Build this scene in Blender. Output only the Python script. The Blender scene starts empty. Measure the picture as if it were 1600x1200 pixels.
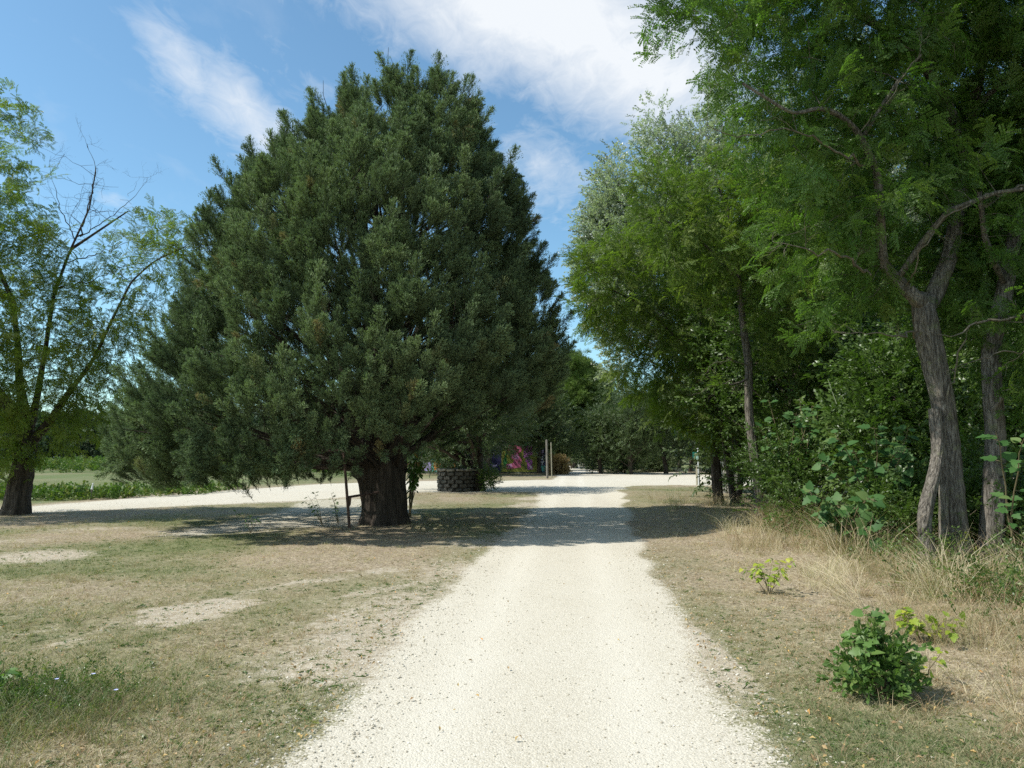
import bpy, bmesh, math, random
import numpy as np
from mathutils import Vector, Matrix

random.seed(7)
R = np.random.default_rng(7)
sc = bpy.context.scene
C = sc.collection

# ------------------------------------------------------------------ camera
F = 1110.0
PITCH = math.radians(5.76)
EYE = 1.65
cam_d = bpy.data.cameras.new('camera')
cam_d.sensor_width = 36.0
cam_d.lens = 36.0 * F / 1600.0
cam_d.clip_start = 0.05
cam_d.clip_end = 9000
cam = bpy.data.objects.new('camera', cam_d)
C.objects.link(cam)
cam.location = (0, 0, EYE)
cam.rotation_euler = (math.radians(90) + PITCH, 0, 0)
sc.camera = cam

# ------------------------------------------------------------------ light
SUN_EL = math.radians(50)
SUN_AZ = math.radians(15)          # sun on the left, a little behind the camera
sv = Vector((-math.cos(SUN_EL) * math.cos(SUN_AZ), -math.cos(SUN_EL) * math.sin(SUN_AZ), math.sin(SUN_EL)))
sun_d = bpy.data.lights.new('sun', 'SUN')
sun_d.energy = 4.6
sun_d.angle = math.radians(0.53)
sun_d.color = (1.0, 0.965, 0.905)
sun = bpy.data.objects.new('sun', sun_d)
C.objects.link(sun)
sun.rotation_euler = sv.to_track_quat('Z', 'Y').to_euler()
sun.location = (-20, -5, 30)

sc.view_settings.view_transform = 'Standard'
sc.view_settings.look = 'None'
sc.view_settings.gamma = 1
sc.view_settings.use_curve_mapping = False
sc.view_settings.exposure = 0.34
sc.render.engine = 'CYCLES'
sc.cycles.max_bounces = 6
sc.cycles.diffuse_bounces = 3
sc.cycles.glossy_bounces = 2
sc.cycles.transmission_bounces = 3
sc.cycles.transparent_max_bounces = 4
sc.cycles.use_denoising = False
sc.cycles.sample_clamp_indirect = 6

def cam_ray(px, py):
    u = (px - 800) / F; v = (600 - py) / F
    return np.array([u, math.cos(PITCH) - v * math.sin(PITCH), math.sin(PITCH) + v * math.cos(PITCH)])
def G(px, py):
    r = cam_ray(px, py); t = -EYE / r[2]
    return (r[0] * t, r[1] * t)
def PD(px, py, d):
    r = cam_ray(px, py); t = d / r[1]
    return np.array([r[0] * t, d, EYE + r[2] * t])

# ---- world: physical sky with thin clouds, and denser ones added out of view
W = bpy.data.worlds.new('World'); sc.world = W; W.use_nodes = True
nt = W.node_tree; N = nt.nodes; L = nt.links
N.clear()
def nd(tree, t, **kw):
    n = tree.nodes.new(t)
    for k, v in kw.items(): setattr(n, k, v)
    return n
def mth(tree, op, a, b=None, c=None, clamp=False):
    n = tree.nodes.new('ShaderNodeMath'); n.operation = op; n.use_clamp = clamp
    for i, x in enumerate((a, b, c)):
        if x is None: continue
        if isinstance(x, (int, float)): n.inputs[i].default_value = x
        else: tree.links.new(x, n.inputs[i])
    return n.outputs[0]
def ramp(tree, fac, stops):
    n = tree.nodes.new('ShaderNodeValToRGB')
    e = n.color_ramp.elements
    while len(e) < len(stops): e.new(0.5)
    for i, (p, c) in enumerate(stops):
        e[i].position = p
        e[i].color = (c, c, c, 1) if isinstance(c, (int, float)) else (*c, 1)
    tree.links.new(fac, n.inputs[0])
    return n.outputs[0]
def mixc(tree, fac, a, b, blend='MIX'):
    n = tree.nodes.new('ShaderNodeMix'); n.data_type = 'RGBA'; n.blend_type = blend
    for s, x in ((n.inputs[0], fac), (n.inputs[6], a), (n.inputs[7], b)):
        if isinstance(x, (int, float)): s.default_value = x
        elif isinstance(x, tuple): s.default_value = (*x, 1)
        else: tree.links.new(x, s)
    return n.outputs[2]
tc = nd(nt, 'ShaderNodeTexCoord')
sky = nd(nt, 'ShaderNodeTexSky', sky_type='NISHITA', sun_disc=False)
sky.sun_elevation = SUN_EL
sky.sun_rotation = math.atan2(sv.x, sv.y)
sky.altitude = 100; sky.air_density = 1.0; sky.dust_density = 0.6; sky.ozone_density = 1.6
dirv = tc.outputs['Generated']
sep = nd(nt, 'ShaderNodeSeparateXYZ'); L.new(dirv, sep.inputs[0])
# cloud layer: direction projected on a high plane
zc = mth(nt, 'MAXIMUM', sep.outputs[2], 0.05)
cx = mth(nt, 'DIVIDE', sep.outputs[0], zc); cy = mth(nt, 'DIVIDE', sep.outputs[1], zc)
cmb = nd(nt, 'ShaderNodeCombineXYZ'); L.new(cx, cmb.inputs[0]); L.new(cy, cmb.inputs[1])
mp = nd(nt, 'ShaderNodeMapping'); mp.inputs['Rotation'].default_value = (0, 0, math.radians(48)); mp.inputs['Scale'].default_value = (1.55, 0.9, 1)
L.new(cmb.outputs[0], mp.inputs[0])
n1 = nd(nt, 'ShaderNodeTexNoise'); n1.inputs['Scale'].default_value = 1.6; n1.inputs['Detail'].default_value = 8; n1.inputs['Roughness'].default_value = 0.58; n1.inputs['Distortion'].default_value = 0.5
L.new(mp.outputs[0], n1.inputs['Vector'])
n2 = nd(nt, 'ShaderNodeTexNoise'); n2.inputs['Scale'].default_value = 9; n2.inputs['Detail'].default_value = 7; n2.inputs['Roughness'].default_value = 0.65; n2.inputs['Distortion'].default_value = 0.8
L.new(mp.outputs[0], n2.inputs['Vector'])
def blob(px, py, a, b, ang):
    """soft bank of cloud round a direction of the sky: half widths a, b (tangent units), tilted by ang"""
    c = Vector(cam_ray(px, py)).normalized()
    right = Vector((c.y, -c.x, 0)).normalized(); up = right.cross(c)
    t1 = right * math.cos(ang) + up * math.sin(ang); t2 = -right * math.sin(ang) + up * math.cos(ang)
    def dot(v):
        n = nd(nt, 'ShaderNodeVectorMath', operation='DOT_PRODUCT'); L.new(dirv, n.inputs[0]); n.inputs[1].default_value = v
        return n.outputs['Value']
    d0 = dot(c)
    x = mth(nt, 'DIVIDE', dot(t1), a); y = mth(nt, 'DIVIDE', dot(t2), b)
    q = mth(nt, 'ADD', mth(nt, 'MULTIPLY', x, x), mth(nt, 'MULTIPLY', y, y))
    m = mth(nt, 'EXPONENT', mth(nt, 'MULTIPLY', q, -1.0))
    return mth(nt, 'MULTIPLY', m, mth(nt, 'GREATER_THAN', d0, 0.0))
tot = None
for px, py, a, b, ang, s in ((860, 20, 0.22, 0.085, -0.25, 1.0), (980, 100, 0.16, 0.085, -0.3, 0.9), 
                             (290, 110, 0.085, 0.036, -0.72, 0.56), (375, 172, 0.105, 0.044, -0.6, 0.62), (860, 265, 0.10, 0.06, -0.9, 0.42),
                             (178, 312, 0.028, 0.014, -0.2, 0.4), (480, 130, 0.10, 0.04, -0.4, 0.25)):
    v = mth(nt, 'MULTIPLY', blob(px, py, a, b, ang), s)
    tot = v if tot is None else mth(nt, 'MAXIMUM', tot, v)
nn = mth(nt, 'ADD', mth(nt, 'MULTIPLY', n1.outputs[0], 0.62), mth(nt, 'MULTIPLY', n2.outputs[0], 0.38))
dens = mth(nt, 'ADD', mth(nt, 'MULTIPLY', tot, 1.15), mth(nt, 'MULTIPLY', mth(nt, 'SUBTRACT', nn, 0.5), 1.5))
cm = ramp(nt, dens, [(0.20, 0.0), (0.50, 0.38), (0.98, 0.95)])
wisp = ramp(nt, n1.outputs[0], [(0.55, 0.0), (0.9, 0.25)])
bank = ramp(nt, n1.outputs[0], [(0.42, 0.0), (0.62, 0.85)])
rest = ramp(nt, mth(nt, 'SUBTRACT', 0.55, sep.outputs[1]), [(0.10, 0.0), (0.75, 1.0)])  # unseen cloud cover added behind the camera to whiten the ambient light
cm2 = mth(nt, 'MAXIMUM', mth(nt, 'MAXIMUM', cm, wisp), mth(nt, 'MULTIPLY', bank, rest))
fade = ramp(nt, sep.outputs[2], [(0.0, 0.0), (0.18, 1.0)])
cmf = mth(nt, 'MULTIPLY', cm2, fade)
skc = mixc(nt, 1.0, sky.outputs[0], (0.86, 1.10, 1.08), 'MULTIPLY')
col = mixc(nt, cmf, skc, (5.3, 5.5, 5.7))
bg = nd(nt, 'ShaderNodeBackground'); bg.inputs['Strength'].default_value = 0.14
L.new(col, bg.inputs[0])
wo = nd(nt, 'ShaderNodeOutputWorld'); L.new(bg.outputs[0], wo.inputs[0])

# ------------------------------------------------------------------ numpy noise
_perm = np.random.default_rng(3).random((64, 64, 64))
def vn(p):
    """value noise 0..1 of an (n,3) array"""
    p = np.asarray(p, float); i = np.floor(p).astype(int); f = p - i; f = f * f * (3 - 2 * f)
    def h(a, b, c): return _perm[(i[:, 0] + a) & 63, (i[:, 1] + b) & 63, (i[:, 2] + c) & 63]
    x0 = h(0,0,0)*(1-f[:,0])+h(1,0,0)*f[:,0]; x1 = h(0,1,0)*(1-f[:,0])+h(1,1,0)*f[:,0]
    x2 = h(0,0,1)*(1-f[:,0])+h(1,0,1)*f[:,0]; x3 = h(0,1,1)*(1-f[:,0])+h(1,1,1)*f[:,0]
    y0 = x0*(1-f[:,1])+x1*f[:,1]; y1 = x2*(1-f[:,1])+x3*f[:,1]
    return y0*(1-f[:,2])+y1*f[:,2]
def n2d(x, y, s, o=4, z=0.0):
    x = np.asarray(x, float).ravel(); y = np.asarray(y, float).ravel()
    t = np.zeros_like(x); a = 1.0; w = 0.0
    for k in range(o):
        t += a * vn(np.stack([x * s + 7.3 * k, y * s + 3.1 * k, np.full_like(x, z + k * 5.7)], 1)); w += a
        s *= 2.03; a *= 0.55
    return t / w
def sdf(poly, x, y):
    """signed distance, negative inside"""
    x = np.asarray(x, float); y = np.asarray(y, float)
    d = np.full(x.shape, 1e9); ins = np.zeros(x.shape, bool)
    n = len(poly)
    for i in range(n):
        ax, ay = poly[i]; bx, by = poly[(i + 1) % n]
        ex, ey = bx - ax, by - ay; wx, wy = x - ax, y - ay
        t = np.clip((wx * ex + wy * ey) / (ex * ex + ey * ey + 1e-12), 0, 1)
        d = np.minimum(d, np.hypot(wx - ex * t, wy - ey * t))
        c = ((ay > y) != (by > y)) & (x < (bx - ax) * (y - ay) / ((by - ay) if abs(by - ay) > 1e-9 else 1e-9) + ax)
        ins ^= c
    return np.where(ins, -d, d)
def sm(a, b, x):
    t = np.clip((x - a) / (b - a), 0, 1); return t * t * (3 - 2 * t)

PATH = [(-1.9, -6), (-1.2, 3.75), (-0.9, 7), (-0.64, 10.9), (0.05, 17), (0.74, 23.5), (1.1, 29), (1.35, 33.5), (5.1, 34), (4.5, 29), (3.75, 23.5),
        (2.8, 17), (2.06, 10.9), (1.7, 7), (1.42, 3.75), (0.9, -6)]
ROAD = [(-90, 7), (-40, 14.2), (-14.3, 20.3), (-13.2, 21.4), (-9.9, 24.4), (-7.7, 26.5), (-4.7, 32.4), (1.2, 32.8), (5.2, 33), (6.5, 39.6), (9.4, 40.6), (11.1, 39.8), (18, 36), (40, 34), (42, 52), (20, 57), (17, 62),
        (16.3, 71), (8.2, 69), (4.5, 64), (2.7, 49.2), (-1.7, 47), (-6.8, 46.8), (-11.2, 41.5), (-13.5, 33.2), (-14.8, 28.6), (-15.3, 25.6), (-15.8, 22.3), (-40, 17), (-90, 11)]
FAR = [(3.7, 58), (6.2, 90), (9.0, 120), (20, 260), (24, 262), (12.6, 120), (9.9, 90), (8.4, 68), (7.2, 60)]
def paths_sd(x, y):
    return np.minimum(np.minimum(sdf(PATH, x, y), sdf(ROAD, x, y)), sdf(FAR, x, y))
SIDE = [G(430, 800), G(480, 783), G(640, 776), G(650, 800), G(560, 822), G(440, 824), G(330, 836), G(230, 838), G(300, 826)]
BARE = [(60, 868, 0.9, 0.45, .95), (560, 1010, .45, .25, .42), (330, 830, 2.2, .35, .7), (150, 826, 1.6, .3, .55), (20, 845, 1.2, .3, .5)]
def streaks(x, y):
    u = x * .58 + y * .81; w = -x * .81 + y * .58
    n = vn(np.stack([u * .45 + 3, w * 2.9, np.full_like(u, 4.2)], 1)) * .6 + vn(np.stack([u * 1.7, w * 8.5, np.full_like(u, 9.2)], 1)) * .4
    m = np.exp(-((w - 7.6 + .12 * (u - 4)) / 1.5) ** 2) * sm(-.3, -1.6, x) * sm(14, 9.5, y) * sm(4.6, 6.2, y)
    return np.clip((n - .33) * 2.8, 0, 1) * m * (.62 + .6 * sm(.38, .6, vn(np.stack([x * 2.3, y * 2.3, np.full_like(u, 1.5)], 1))))
def height(x, y):
    x = np.asarray(x, float); y = np.asarray(y, float); s = x.shape
    x = x.ravel(); y = y.ravel()
    h = (n2d(x, y, 0.35, 3, 2.0) - 0.5) * 0.10 + (n2d(x, y, 1.7, 2, 9.0) - 0.5) * 0.035
    d = paths_sd(x, y)
    h = h * (0.25 + 0.75 * sm(-0.2, 1.2, d))
    h += 0.12 * sm(1.4, 3.2, x - 2.0) * sm(40, 30, y) * sm(0, 2.5, y) * sm(12, 6, x)   # low bank under the trees
    far = sm(40, 130, y); h = h * (1 - far) + far * (n2d(x, y, 0.02, 2, 4.0) - 0.5) * 1.2 * sm(15, 50, np.abs(x - .0874 * y))
    h += sm(220, 600, y) * 8 * n2d(x, y, 0.003, 2, 1.0)
    return h.reshape(s)
def hz(x, y): return float(height(np.array([x]), np.array([y]))[0])

# ------------------------------------------------------------------ object helpers
def tag(o, label=None, cat=None, group=None, kind=None):
    if label: o['label'] = label
    if cat: o['category'] = cat
    if group: o['group'] = group
    if kind: o['kind'] = kind
    return o
def empty(name, loc, label, cat, group=None):
    o = bpy.data.objects.new(name, None); C.objects.link(o); o.location = loc; o.empty_display_size = .2
    return tag(o, label, cat, group)
def mesh(name, v, f, mats=(), smooth=False):
    me = bpy.data.meshes.new(name)
    v = np.asarray(v, np.float32)
    if isinstance(f, np.ndarray):
        me.vertices.add(len(v)); me.vertices.foreach_set('co', v.ravel())
        k = f.shape[1]; me.loops.add(f.size); me.polygons.add(len(f))
        me.loops.foreach_set('vertex_index', f.ravel().astype(np.int32))
        me.polygons.foreach_set('loop_start', np.arange(0, f.size, k, dtype=np.int32))
        me.update(calc_edges=True)
    else:
        me.from_pydata(v.tolist(), [], f); me.update()
    if smooth: me.polygons.foreach_set('use_smooth', np.ones(len(me.polygons), bool))
    for m in (mats if isinstance(mats, (list, tuple)) else [mats]): me.materials.append(m)
    return me
def obj(name, me, parent=None):
    """links a mesh given in world coordinates; a child keeps its place under a parent that only has a location"""
    o = bpy.data.objects.new(name, me); C.objects.link(o)
    if parent is not None:
        o.parent = parent
        o.matrix_parent_inverse = Matrix.Translation(-Vector(parent.location)) if not parent.parent else Matrix.Identity(4)
    return o
def fattr(me, name, arr, dom='POINT', typ='FLOAT'):
    a = me.attributes.new(name, typ, dom)
    a.data.foreach_set('vector' if typ == 'FLOAT_VECTOR' else 'value', np.asarray(arr).ravel())

# ------------------------------------------------------------------ materials
def newmat(name):
    m = bpy.data.materials.new(name); m.use_nodes = True; t = m.node_tree; t.nodes.clear()
    out = t.nodes.new('ShaderNodeOutputMaterial'); return m, t, out
def principled(t, out, rough=.8, spec=.3, metal=0.):
    p = t.nodes.new('ShaderNodeBsdfPrincipled'); p.inputs['Roughness'].default_value = rough
    p.inputs['Specular IOR Level'].default_value = spec; p.inputs['Metallic'].default_value = metal
    t.links.new(p.outputs[0], out.inputs[0]); return p
def noise(t, scale, detail=4, rough=.55, vec=None, dist=0.):
    n = t.nodes.new('ShaderNodeTexNoise'); n.inputs['Scale'].default_value = scale; n.inputs['Detail'].default_value = detail
    n.inputs['Roughness'].default_value = rough; n.inputs['Distortion'].default_value = dist
    if vec is not None: t.links.new(vec, n.inputs['Vector'])
    return n.outputs[0]
def bump(t, h, strength=.5, dist=.02):
    b = t.nodes.new('ShaderNodeBump'); b.inputs['Strength'].default_value = strength; b.inputs['Distance'].default_value = dist
    t.links.new(h, b.inputs['Height']); return b.outputs[0]
def leafmat(name, stops, transl=.3, rough=.45, spec=.35, mode='tint', back=None, tip=None):
    """leaf: ramp over a per-leaf random value, light shining partly through"""
    m, t, out = newmat(name)
    if mode == 'tint':
        a = t.nodes.new('ShaderNodeAttribute'); a.attribute_type = 'INSTANCER'; a.attribute_name = 'tint'; fac = a.outputs['Fac']
    else:
        a = t.nodes.new('ShaderNodeObjectInfo'); fac = a.outputs['Random']
    c = ramp(t, fac, stops)
    if tip:
        ta = t.nodes.new('ShaderNodeAttribute'); ta.attribute_name = 'tip'
        c = mixc(t, 1.0, c, mixc(t, ta.outputs['Fac'], tip[0], tip[1]), 'MULTIPLY')
    if back:
        g = t.nodes.new('ShaderNodeNewGeometry')
        c = mixc(t, g.outputs['Backfacing'], c, back)
    p = t.nodes.new('ShaderNodeBsdfPrincipled'); p.inputs['Roughness'].default_value = rough; p.inputs['Specular IOR Level'].default_value = spec
    t.links.new(c, p.inputs[0])
    tr = t.nodes.new('ShaderNodeBsdfTranslucent')
    cc = mixc(t, 1.0, c, (1.05, 1.35, .5), 'MULTIPLY'); t.links.new(cc, tr.inputs[0])
    mx = t.nodes.new('ShaderNodeMixShader'); mx.inputs[0].default_value = transl
    t.links.new(p.outputs[0], mx.inputs[1]); t.links.new(tr.outputs[0], mx.inputs[2]); t.links.new(mx.outputs[0], out.inputs[0])
    return m
def barkmat(name, c0, c1, lich=None, sc_=9, zs=1.4):
    m, t, out = newmat(name); p = principled(t, out, .9, .15)
    co = t.nodes.new('ShaderNodeTexCoord'); mp = t.nodes.new('ShaderNodeMapping'); mp.inputs['Scale'].default_value = (sc_, sc_, zs)
    t.links.new(co.outputs['Object'], mp.inputs[0])
    a = noise(t, 2.2, 6, .65, mp.outputs[0], .6); b = noise(t, 1.2, 4, .6, co.outputs['Object'])
    c = ramp(t, a, [(.40, c0), (.60, c1)])
    c = mixc(t, mth(t, 'MULTIPLY', b, .5), c, tuple(x * .75 for x in c1))
    if lich:
        l = ramp(t, noise(t, 5, 5, .7, co.outputs['Object']), [(.55, 0.), (.68, .8)]); c = mixc(t, l, c, lich)
    t.links.new(c, p.inputs[0]); t.links.new(bump(t, a, 1.0, .05), p.inputs['Normal'])
    return m
def plain(name, col, rough=.7, metal=0., var=.25, scale=8., bmp=.3):
    m, t, out = newmat(name); p = principled(t, out, rough, .35, metal)
    co = t.nodes.new('ShaderNodeTexCoord'); n = noise(t, scale, 5, .6, co.outputs['Object'])
    c = mixc(t, ramp(t, n, [(.3, 0.), (.7, 1.)]), tuple(x * (1 - var) for x in col), tuple(min(1, x * (1 + var)) for x in col))
    t.links.new(c, p.inputs[0]); t.links.new(bump(t, n, bmp, .01), p.inputs['Normal']); return m

# ground material: gravel, bare soil, dry turf and far fields share one material on one continuous sheet
def groundmat():
    m, t, out = newmat('ground_mix'); p = principled(t, out, .95, .12)
    co = t.nodes.new('ShaderNodeTexCoord'); v = co.outputs['Object']
    def at(n):
        a = t.nodes.new('ShaderNodeAttribute'); a.attribute_name = n; return a.outputs['Fac']
    n_f = noise(t, 70, 4, .7, v); n_m = noise(t, 9, 5, .65, v); n_l = noise(t, 1.3, 5, .6, v); n_ll = noise(t, .35, 4, .6, v)
    vo = t.nodes.new('ShaderNodeTexVoronoi'); vo.inputs['Scale'].default_value = 78; t.links.new(v, vo.inputs['Vector'])
    vo2 = t.nodes.new('ShaderNodeTexVoronoi'); vo2.inputs['Scale'].default_value = 21; t.links.new(v, vo2.inputs['Vector'])
    # gravel
    sepc = t.nodes.new('ShaderNodeSeparateColor'); t.links.new(vo.outputs['Color'], sepc.inputs[0])
    g = ramp(t, sepc.outputs[0], [(0., (.45, .41, .32)), (.5, (.54, .497, .40)), (1., (.61, .567, .47))])
    g = mixc(t, ramp(t, vo.outputs['Distance'], [(.55, 0.), (.95, .4)]), g, (.42, .375, .28))
    g = mixc(t, ramp(t, n_l, [(.35, 0.), (.7, .35)]), g, (.56, .52, .43))
    g = mixc(t, ramp(t, n_ll, [(.45, 0.), (.7, .3)]), g, (.47, .425, .33))
    g = mixc(t, mth(t, 'MULTIPLY', at('wear'), .5), g, (.615, .575, .48))
    # bare soil with crumbs
    s = ramp(t, n_m, [(.3, (.30, .25, .175)), (.7, (.44, .385, .29))])
    s = mixc(t, ramp(t, sepc.outputs[1], [(.80, 0.), (.9, .7)]), s, (.56, .52, .44))
    # dry turf
    d = ramp(t, n_f, [(.25, (.085, .065, .042)), (.48, (.27, .22, .145)), (.72, (.50, .44, .33))])
    d = mixc(t, ramp(t, n_m, [(.42, 0.), (.7, .55)]), d, (.26, .19, .125))
    d = mixc(t, ramp(t, n_l, [(.5, 0.), (.68, .45)]), d, (.29, .21, .14))
    vd = t.nodes.new('ShaderNodeTexVoronoi'); vd.inputs['Scale'].default_value = 33; t.links.new(v, vd.inputs['Vector'])
    sd2 = t.nodes.new('ShaderNodeSeparateColor'); t.links.new(vd.outputs['Color'], sd2.inputs[0])
    d = mixc(t, ramp(t, sd2.outputs[0], [(.70, 0.), (.85, .6)]), d, (.50, .42, .30))
    d = mixc(t, ramp(t, sd2.outputs[1], [(.75, 0.), (.9, .6)]), d, (.075, .055, .04))
    gr = ramp(t, n_f, [(.25, (.085, .10, .04)), (.75, (.26, .265, .13))])
    gf = mth(t, 'ADD', at('green'), mth(t, 'MULTIPLY', mth(t, 'SUBTRACT', n_m, .5), .9), clamp=True)
    d = mixc(t, gf, d, gr)
    bf = ramp(t, mth(t, 'ADD', at('bare'), mth(t, 'MULTIPLY', mth(t, 'SUBTRACT', n_m, .5), 1.0)), [(.38, 0.), (.62, 1.)])
    c = mixc(t, bf, d, s)
    gk = mth(t, 'ADD', at('gravel'), mth(t, 'MULTIPLY', mth(t, 'SUBTRACT', n_m, .5), .8))
    gk = mth(t, 'ADD', gk, mth(t, 'MULTIPLY', mth(t, 'SUBTRACT', sepc.outputs[2], .5), .35))
    gk = ramp(t, gk, [(.42, 0.), (.60, 1.)])
    c = mixc(t, gk, c, g)
    # far fields
    ff = noise(t, .09, 4, .6, v); fn = noise(t, 1.1, 5, .7, v)
    fc = ramp(t, ff, [(.35, (.21, .20, .11)), (.5, (.15, .175, .075)), (.65, (.09, .145, .042))])
    fc = mixc(t, mth(t, 'MULTIPLY', fn, .5), fc, (.10, .11, .05))
    c = mixc(t, at('far'), c, fc)
    t.links.new(c, p.inputs[0])
    hh = mth(t, 'ADD', mth(t, 'MULTIPLY', mth(t, 'SUBTRACT', 1.0, vo.outputs['Distance']), .35), mth(t, 'MULTIPLY', n_f, .55))
    hh = mth(t, 'ADD', hh, mth(t, 'MULTIPLY', n_m, .6))
    t.links.new(bump(t, hh, .6, .02), p.inputs['Normal'])
    return m
GM = groundmat()

# ------------------------------------------------------------------ ground sheet
def axis(dense, step, growth, far):
    a = list(np.arange(0, dense, step)); s = step
    while a[-1] < far: s *= growth; a.append(a[-1] + s)
    return np.array(a)
xp = axis(4.5, .085, 1.034, 3500); xs = np.concatenate([-xp[:0:-1], xp]) + .4
yp = axis(9, .07, 1.021, 4500); yn = axis(1, .5, 1.15, 900); ys = np.concatenate([-yn[:0:-1], yp])
X, Y = np.meshgrid(xs, ys)
nx, ny = len(xs), len(ys)
xf, yf = X.ravel(), Y.ravel()
Z = height(xf, yf)
sd = paths_sd(xf, yf)
edge = (n2d(xf, yf, .9, 4, 11.) - .5) * .9
side = sdf(SIDE, xf, yf)
gravel = np.clip(.5 - (sd + edge * np.clip(.55 + yf * .01, .3, 1.2)) / .55, 0, 1)
gravel = np.maximum(gravel, np.clip(.40 - (side + edge) / 1.2, 0, .58))
bare = np.zeros_like(xf)
for px, py, rx, ry, s in BARE:
    bx, by = G(px, py); ang = .10
    u = (xf - bx) * math.cos(ang) + (yf - by) * math.sin(ang); w = -(xf - bx) * math.sin(ang) + (yf - by) * math.cos(ang)
    bare = np.maximum(bare, s * np.exp(-((u / rx / 1.1) ** 2 + (w / (ry * 2.2)) ** 2)))
bare = np.maximum(bare, .72 * streaks(xf, yf))
bare = np.maximum(bare, .42 * sm(1.6, .2, sd) + (n2d(xf, yf, .5, 3, 21.) - .5) * .9 + .08)
near_right = sm(1.5, 4, xf) * sm(0, 5, yf)
bare = np.where(xf > 1.8, bare * .45, bare)
green = np.clip((n2d(xf, yf, .33, 4, 31.) - .43) * 2.4 + .22 - .30 * near_right + .35 * sm(14, 30, yf) * sm(3, 5, xf), 0, 1)
farm = sm(34, 46, yf + .0 * xf) * sm(-9, -14, xf - (yf - 40) * .02) + sm(75, 95, yf) + sm(30, 60, np.abs(xf)) 
farm = np.clip(np.maximum(farm, sm(-15.5, -17, xf) * sm(23, 26, yf + (xf + 15) * -.0)), 0, 1)
farm *= sm(.2, 1.2, sd)
pc = .0874 * yf - .23 + .0 * xf
wear = np.clip(np.exp(-((np.abs(xf - pc) - .62) / .24) ** 2) * (.5 + n2d(xf, yf, .5, 3, 71.)), 0, 1)
idx = np.arange(nx * ny).reshape(ny, nx)
quads = np.stack([idx[:-1, :-1], idx[:-1, 1:], idx[1:, 1:], idx[1:, :-1]], -1).reshape(-1, 4)
gq = gravel[quads].mean(1); cxq = xf[quads].mean(1); cyq = yf[quads].mean(1)
isg = gq > .5
mainp = isg & (sdf(PATH, cxq, cyq) < .5) & (cyq < 33)
farp = isg & (cyq > 70) 
roadp = isg & ~mainp & ~farp & (cxq < -.5)
plaza = isg & ~mainp & ~farp & ~roadp
def sub(name, mask):
    q = quads[mask]; u, inv = np.unique(q, return_inverse=True)
    me = mesh(name, np.stack([xf[u], yf[u], Z[u]], 1), inv.reshape(q.shape), GM, smooth=True)
    for nme, arr in (('wear', wear), ('gravel', gravel), ('bare', bare), ('green', green), ('far', farm)): fattr(me, nme, arr[u])
    o = obj(name, me); o['kind'] = 'structure'; return o
sub('ground', ~isg)
tag(sub('gravel_path', mainp), 'pale gravel path running straight away from the camera')
tag(sub('gravel_road', roadp), 'pale gravel road curving off to the left behind the cypress')
tag(sub('gravel_yard', plaza), 'open pale gravel crossing beyond the grass')
tag(sub('distant_path', farp), 'narrow gravel path continuing between far trees')

# ------------------------------------------------------------------ instancing of fine stuff (real mesh geometry, one object)
def prim(name, v, f, mat):
    """a source mesh for leaf sprays and tufts; not linked to the scene"""
    return bpy.data.objects.new(name, mesh(name, v, f, mat))
_groups = {}
def node_group(srcs):
    key = tuple(o.name for o in srcs)
    if key in _groups: return _groups[key]
    g = bpy.data.node_groups.new('scatter_' + key[0], 'GeometryNodeTree')
    g.interface.new_socket('Geometry', in_out='INPUT', socket_type='NodeSocketGeometry')
    g.interface.new_socket('Geometry', in_out='OUTPUT', socket_type='NodeSocketGeometry')
    gi = g.nodes.new('NodeGroupInput'); go = g.nodes.new('NodeGroupOutput')
    iop = g.nodes.new('GeometryNodeInstanceOnPoints'); g.links.new(gi.outputs[0], iop.inputs['Points'])
    join = g.nodes.new('GeometryNodeJoinGeometry')
    for o in reversed(srcs):
        oi = g.nodes.new('GeometryNodeObjectInfo'); oi.inputs['Object'].default_value = o; oi.inputs['As Instance'].default_value = False
        ti = g.nodes.new('GeometryNodeGeometryToInstance'); g.links.new(oi.outputs['Geometry'], ti.inputs[0]); g.links.new(ti.outputs[0], join.inputs[0])
    g.links.new(join.outputs[0], iop.inputs['Instance']); iop.inputs['Pick Instance'].default_value = True
    def na(n, typ):
        a = g.nodes.new('GeometryNodeInputNamedAttribute'); a.data_type = typ; a.inputs['Name'].default_value = n
        return a.outputs['Attribute']
    g.links.new(na('idx', 'INT'), iop.inputs['Instance Index'])
    er = g.nodes.new('FunctionNodeEulerToRotation'); g.links.new(na('rot', 'FLOAT_VECTOR'), er.inputs[0]); g.links.new(er.outputs[0], iop.inputs['Rotation'])
    g.links.new(na('scl', 'FLOAT'), iop.inputs['Scale'])
    g.links.new(iop.outputs[0], go.inputs[0])
    _groups[key] = g; return g
def scatter(name, pts, rot, scl, tint, srcs, parent=None, kind=None, rng=R):
    n = len(pts)
    me = bpy.data.meshes.new(name); me.vertices.add(n); me.vertices.foreach_set('co', np.asarray(pts, np.float32).ravel())
    fattr(me, 'rot', np.asarray(rot, np.float32), typ='FLOAT_VECTOR'); fattr(me, 'scl', np.asarray(scl, np.float32) * np.ones(n, np.float32))
    fattr(me, 'tint', np.clip(np.asarray(tint, np.float32) * np.ones(n, np.float32), 0, 1))
    a = me.attributes.new('idx', 'INT', 'POINT'); a.data.foreach_set('value', rng.integers(0, len(srcs), n).astype(np.int32))
    for s in srcs[:1]: me.materials.append(s.data.materials[0])
    o = obj(name, me, parent); md = o.modifiers.new('leaves', 'NODES'); md.node_group = node_group(srcs)
    if kind: o['kind'] = kind
    return o
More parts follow.
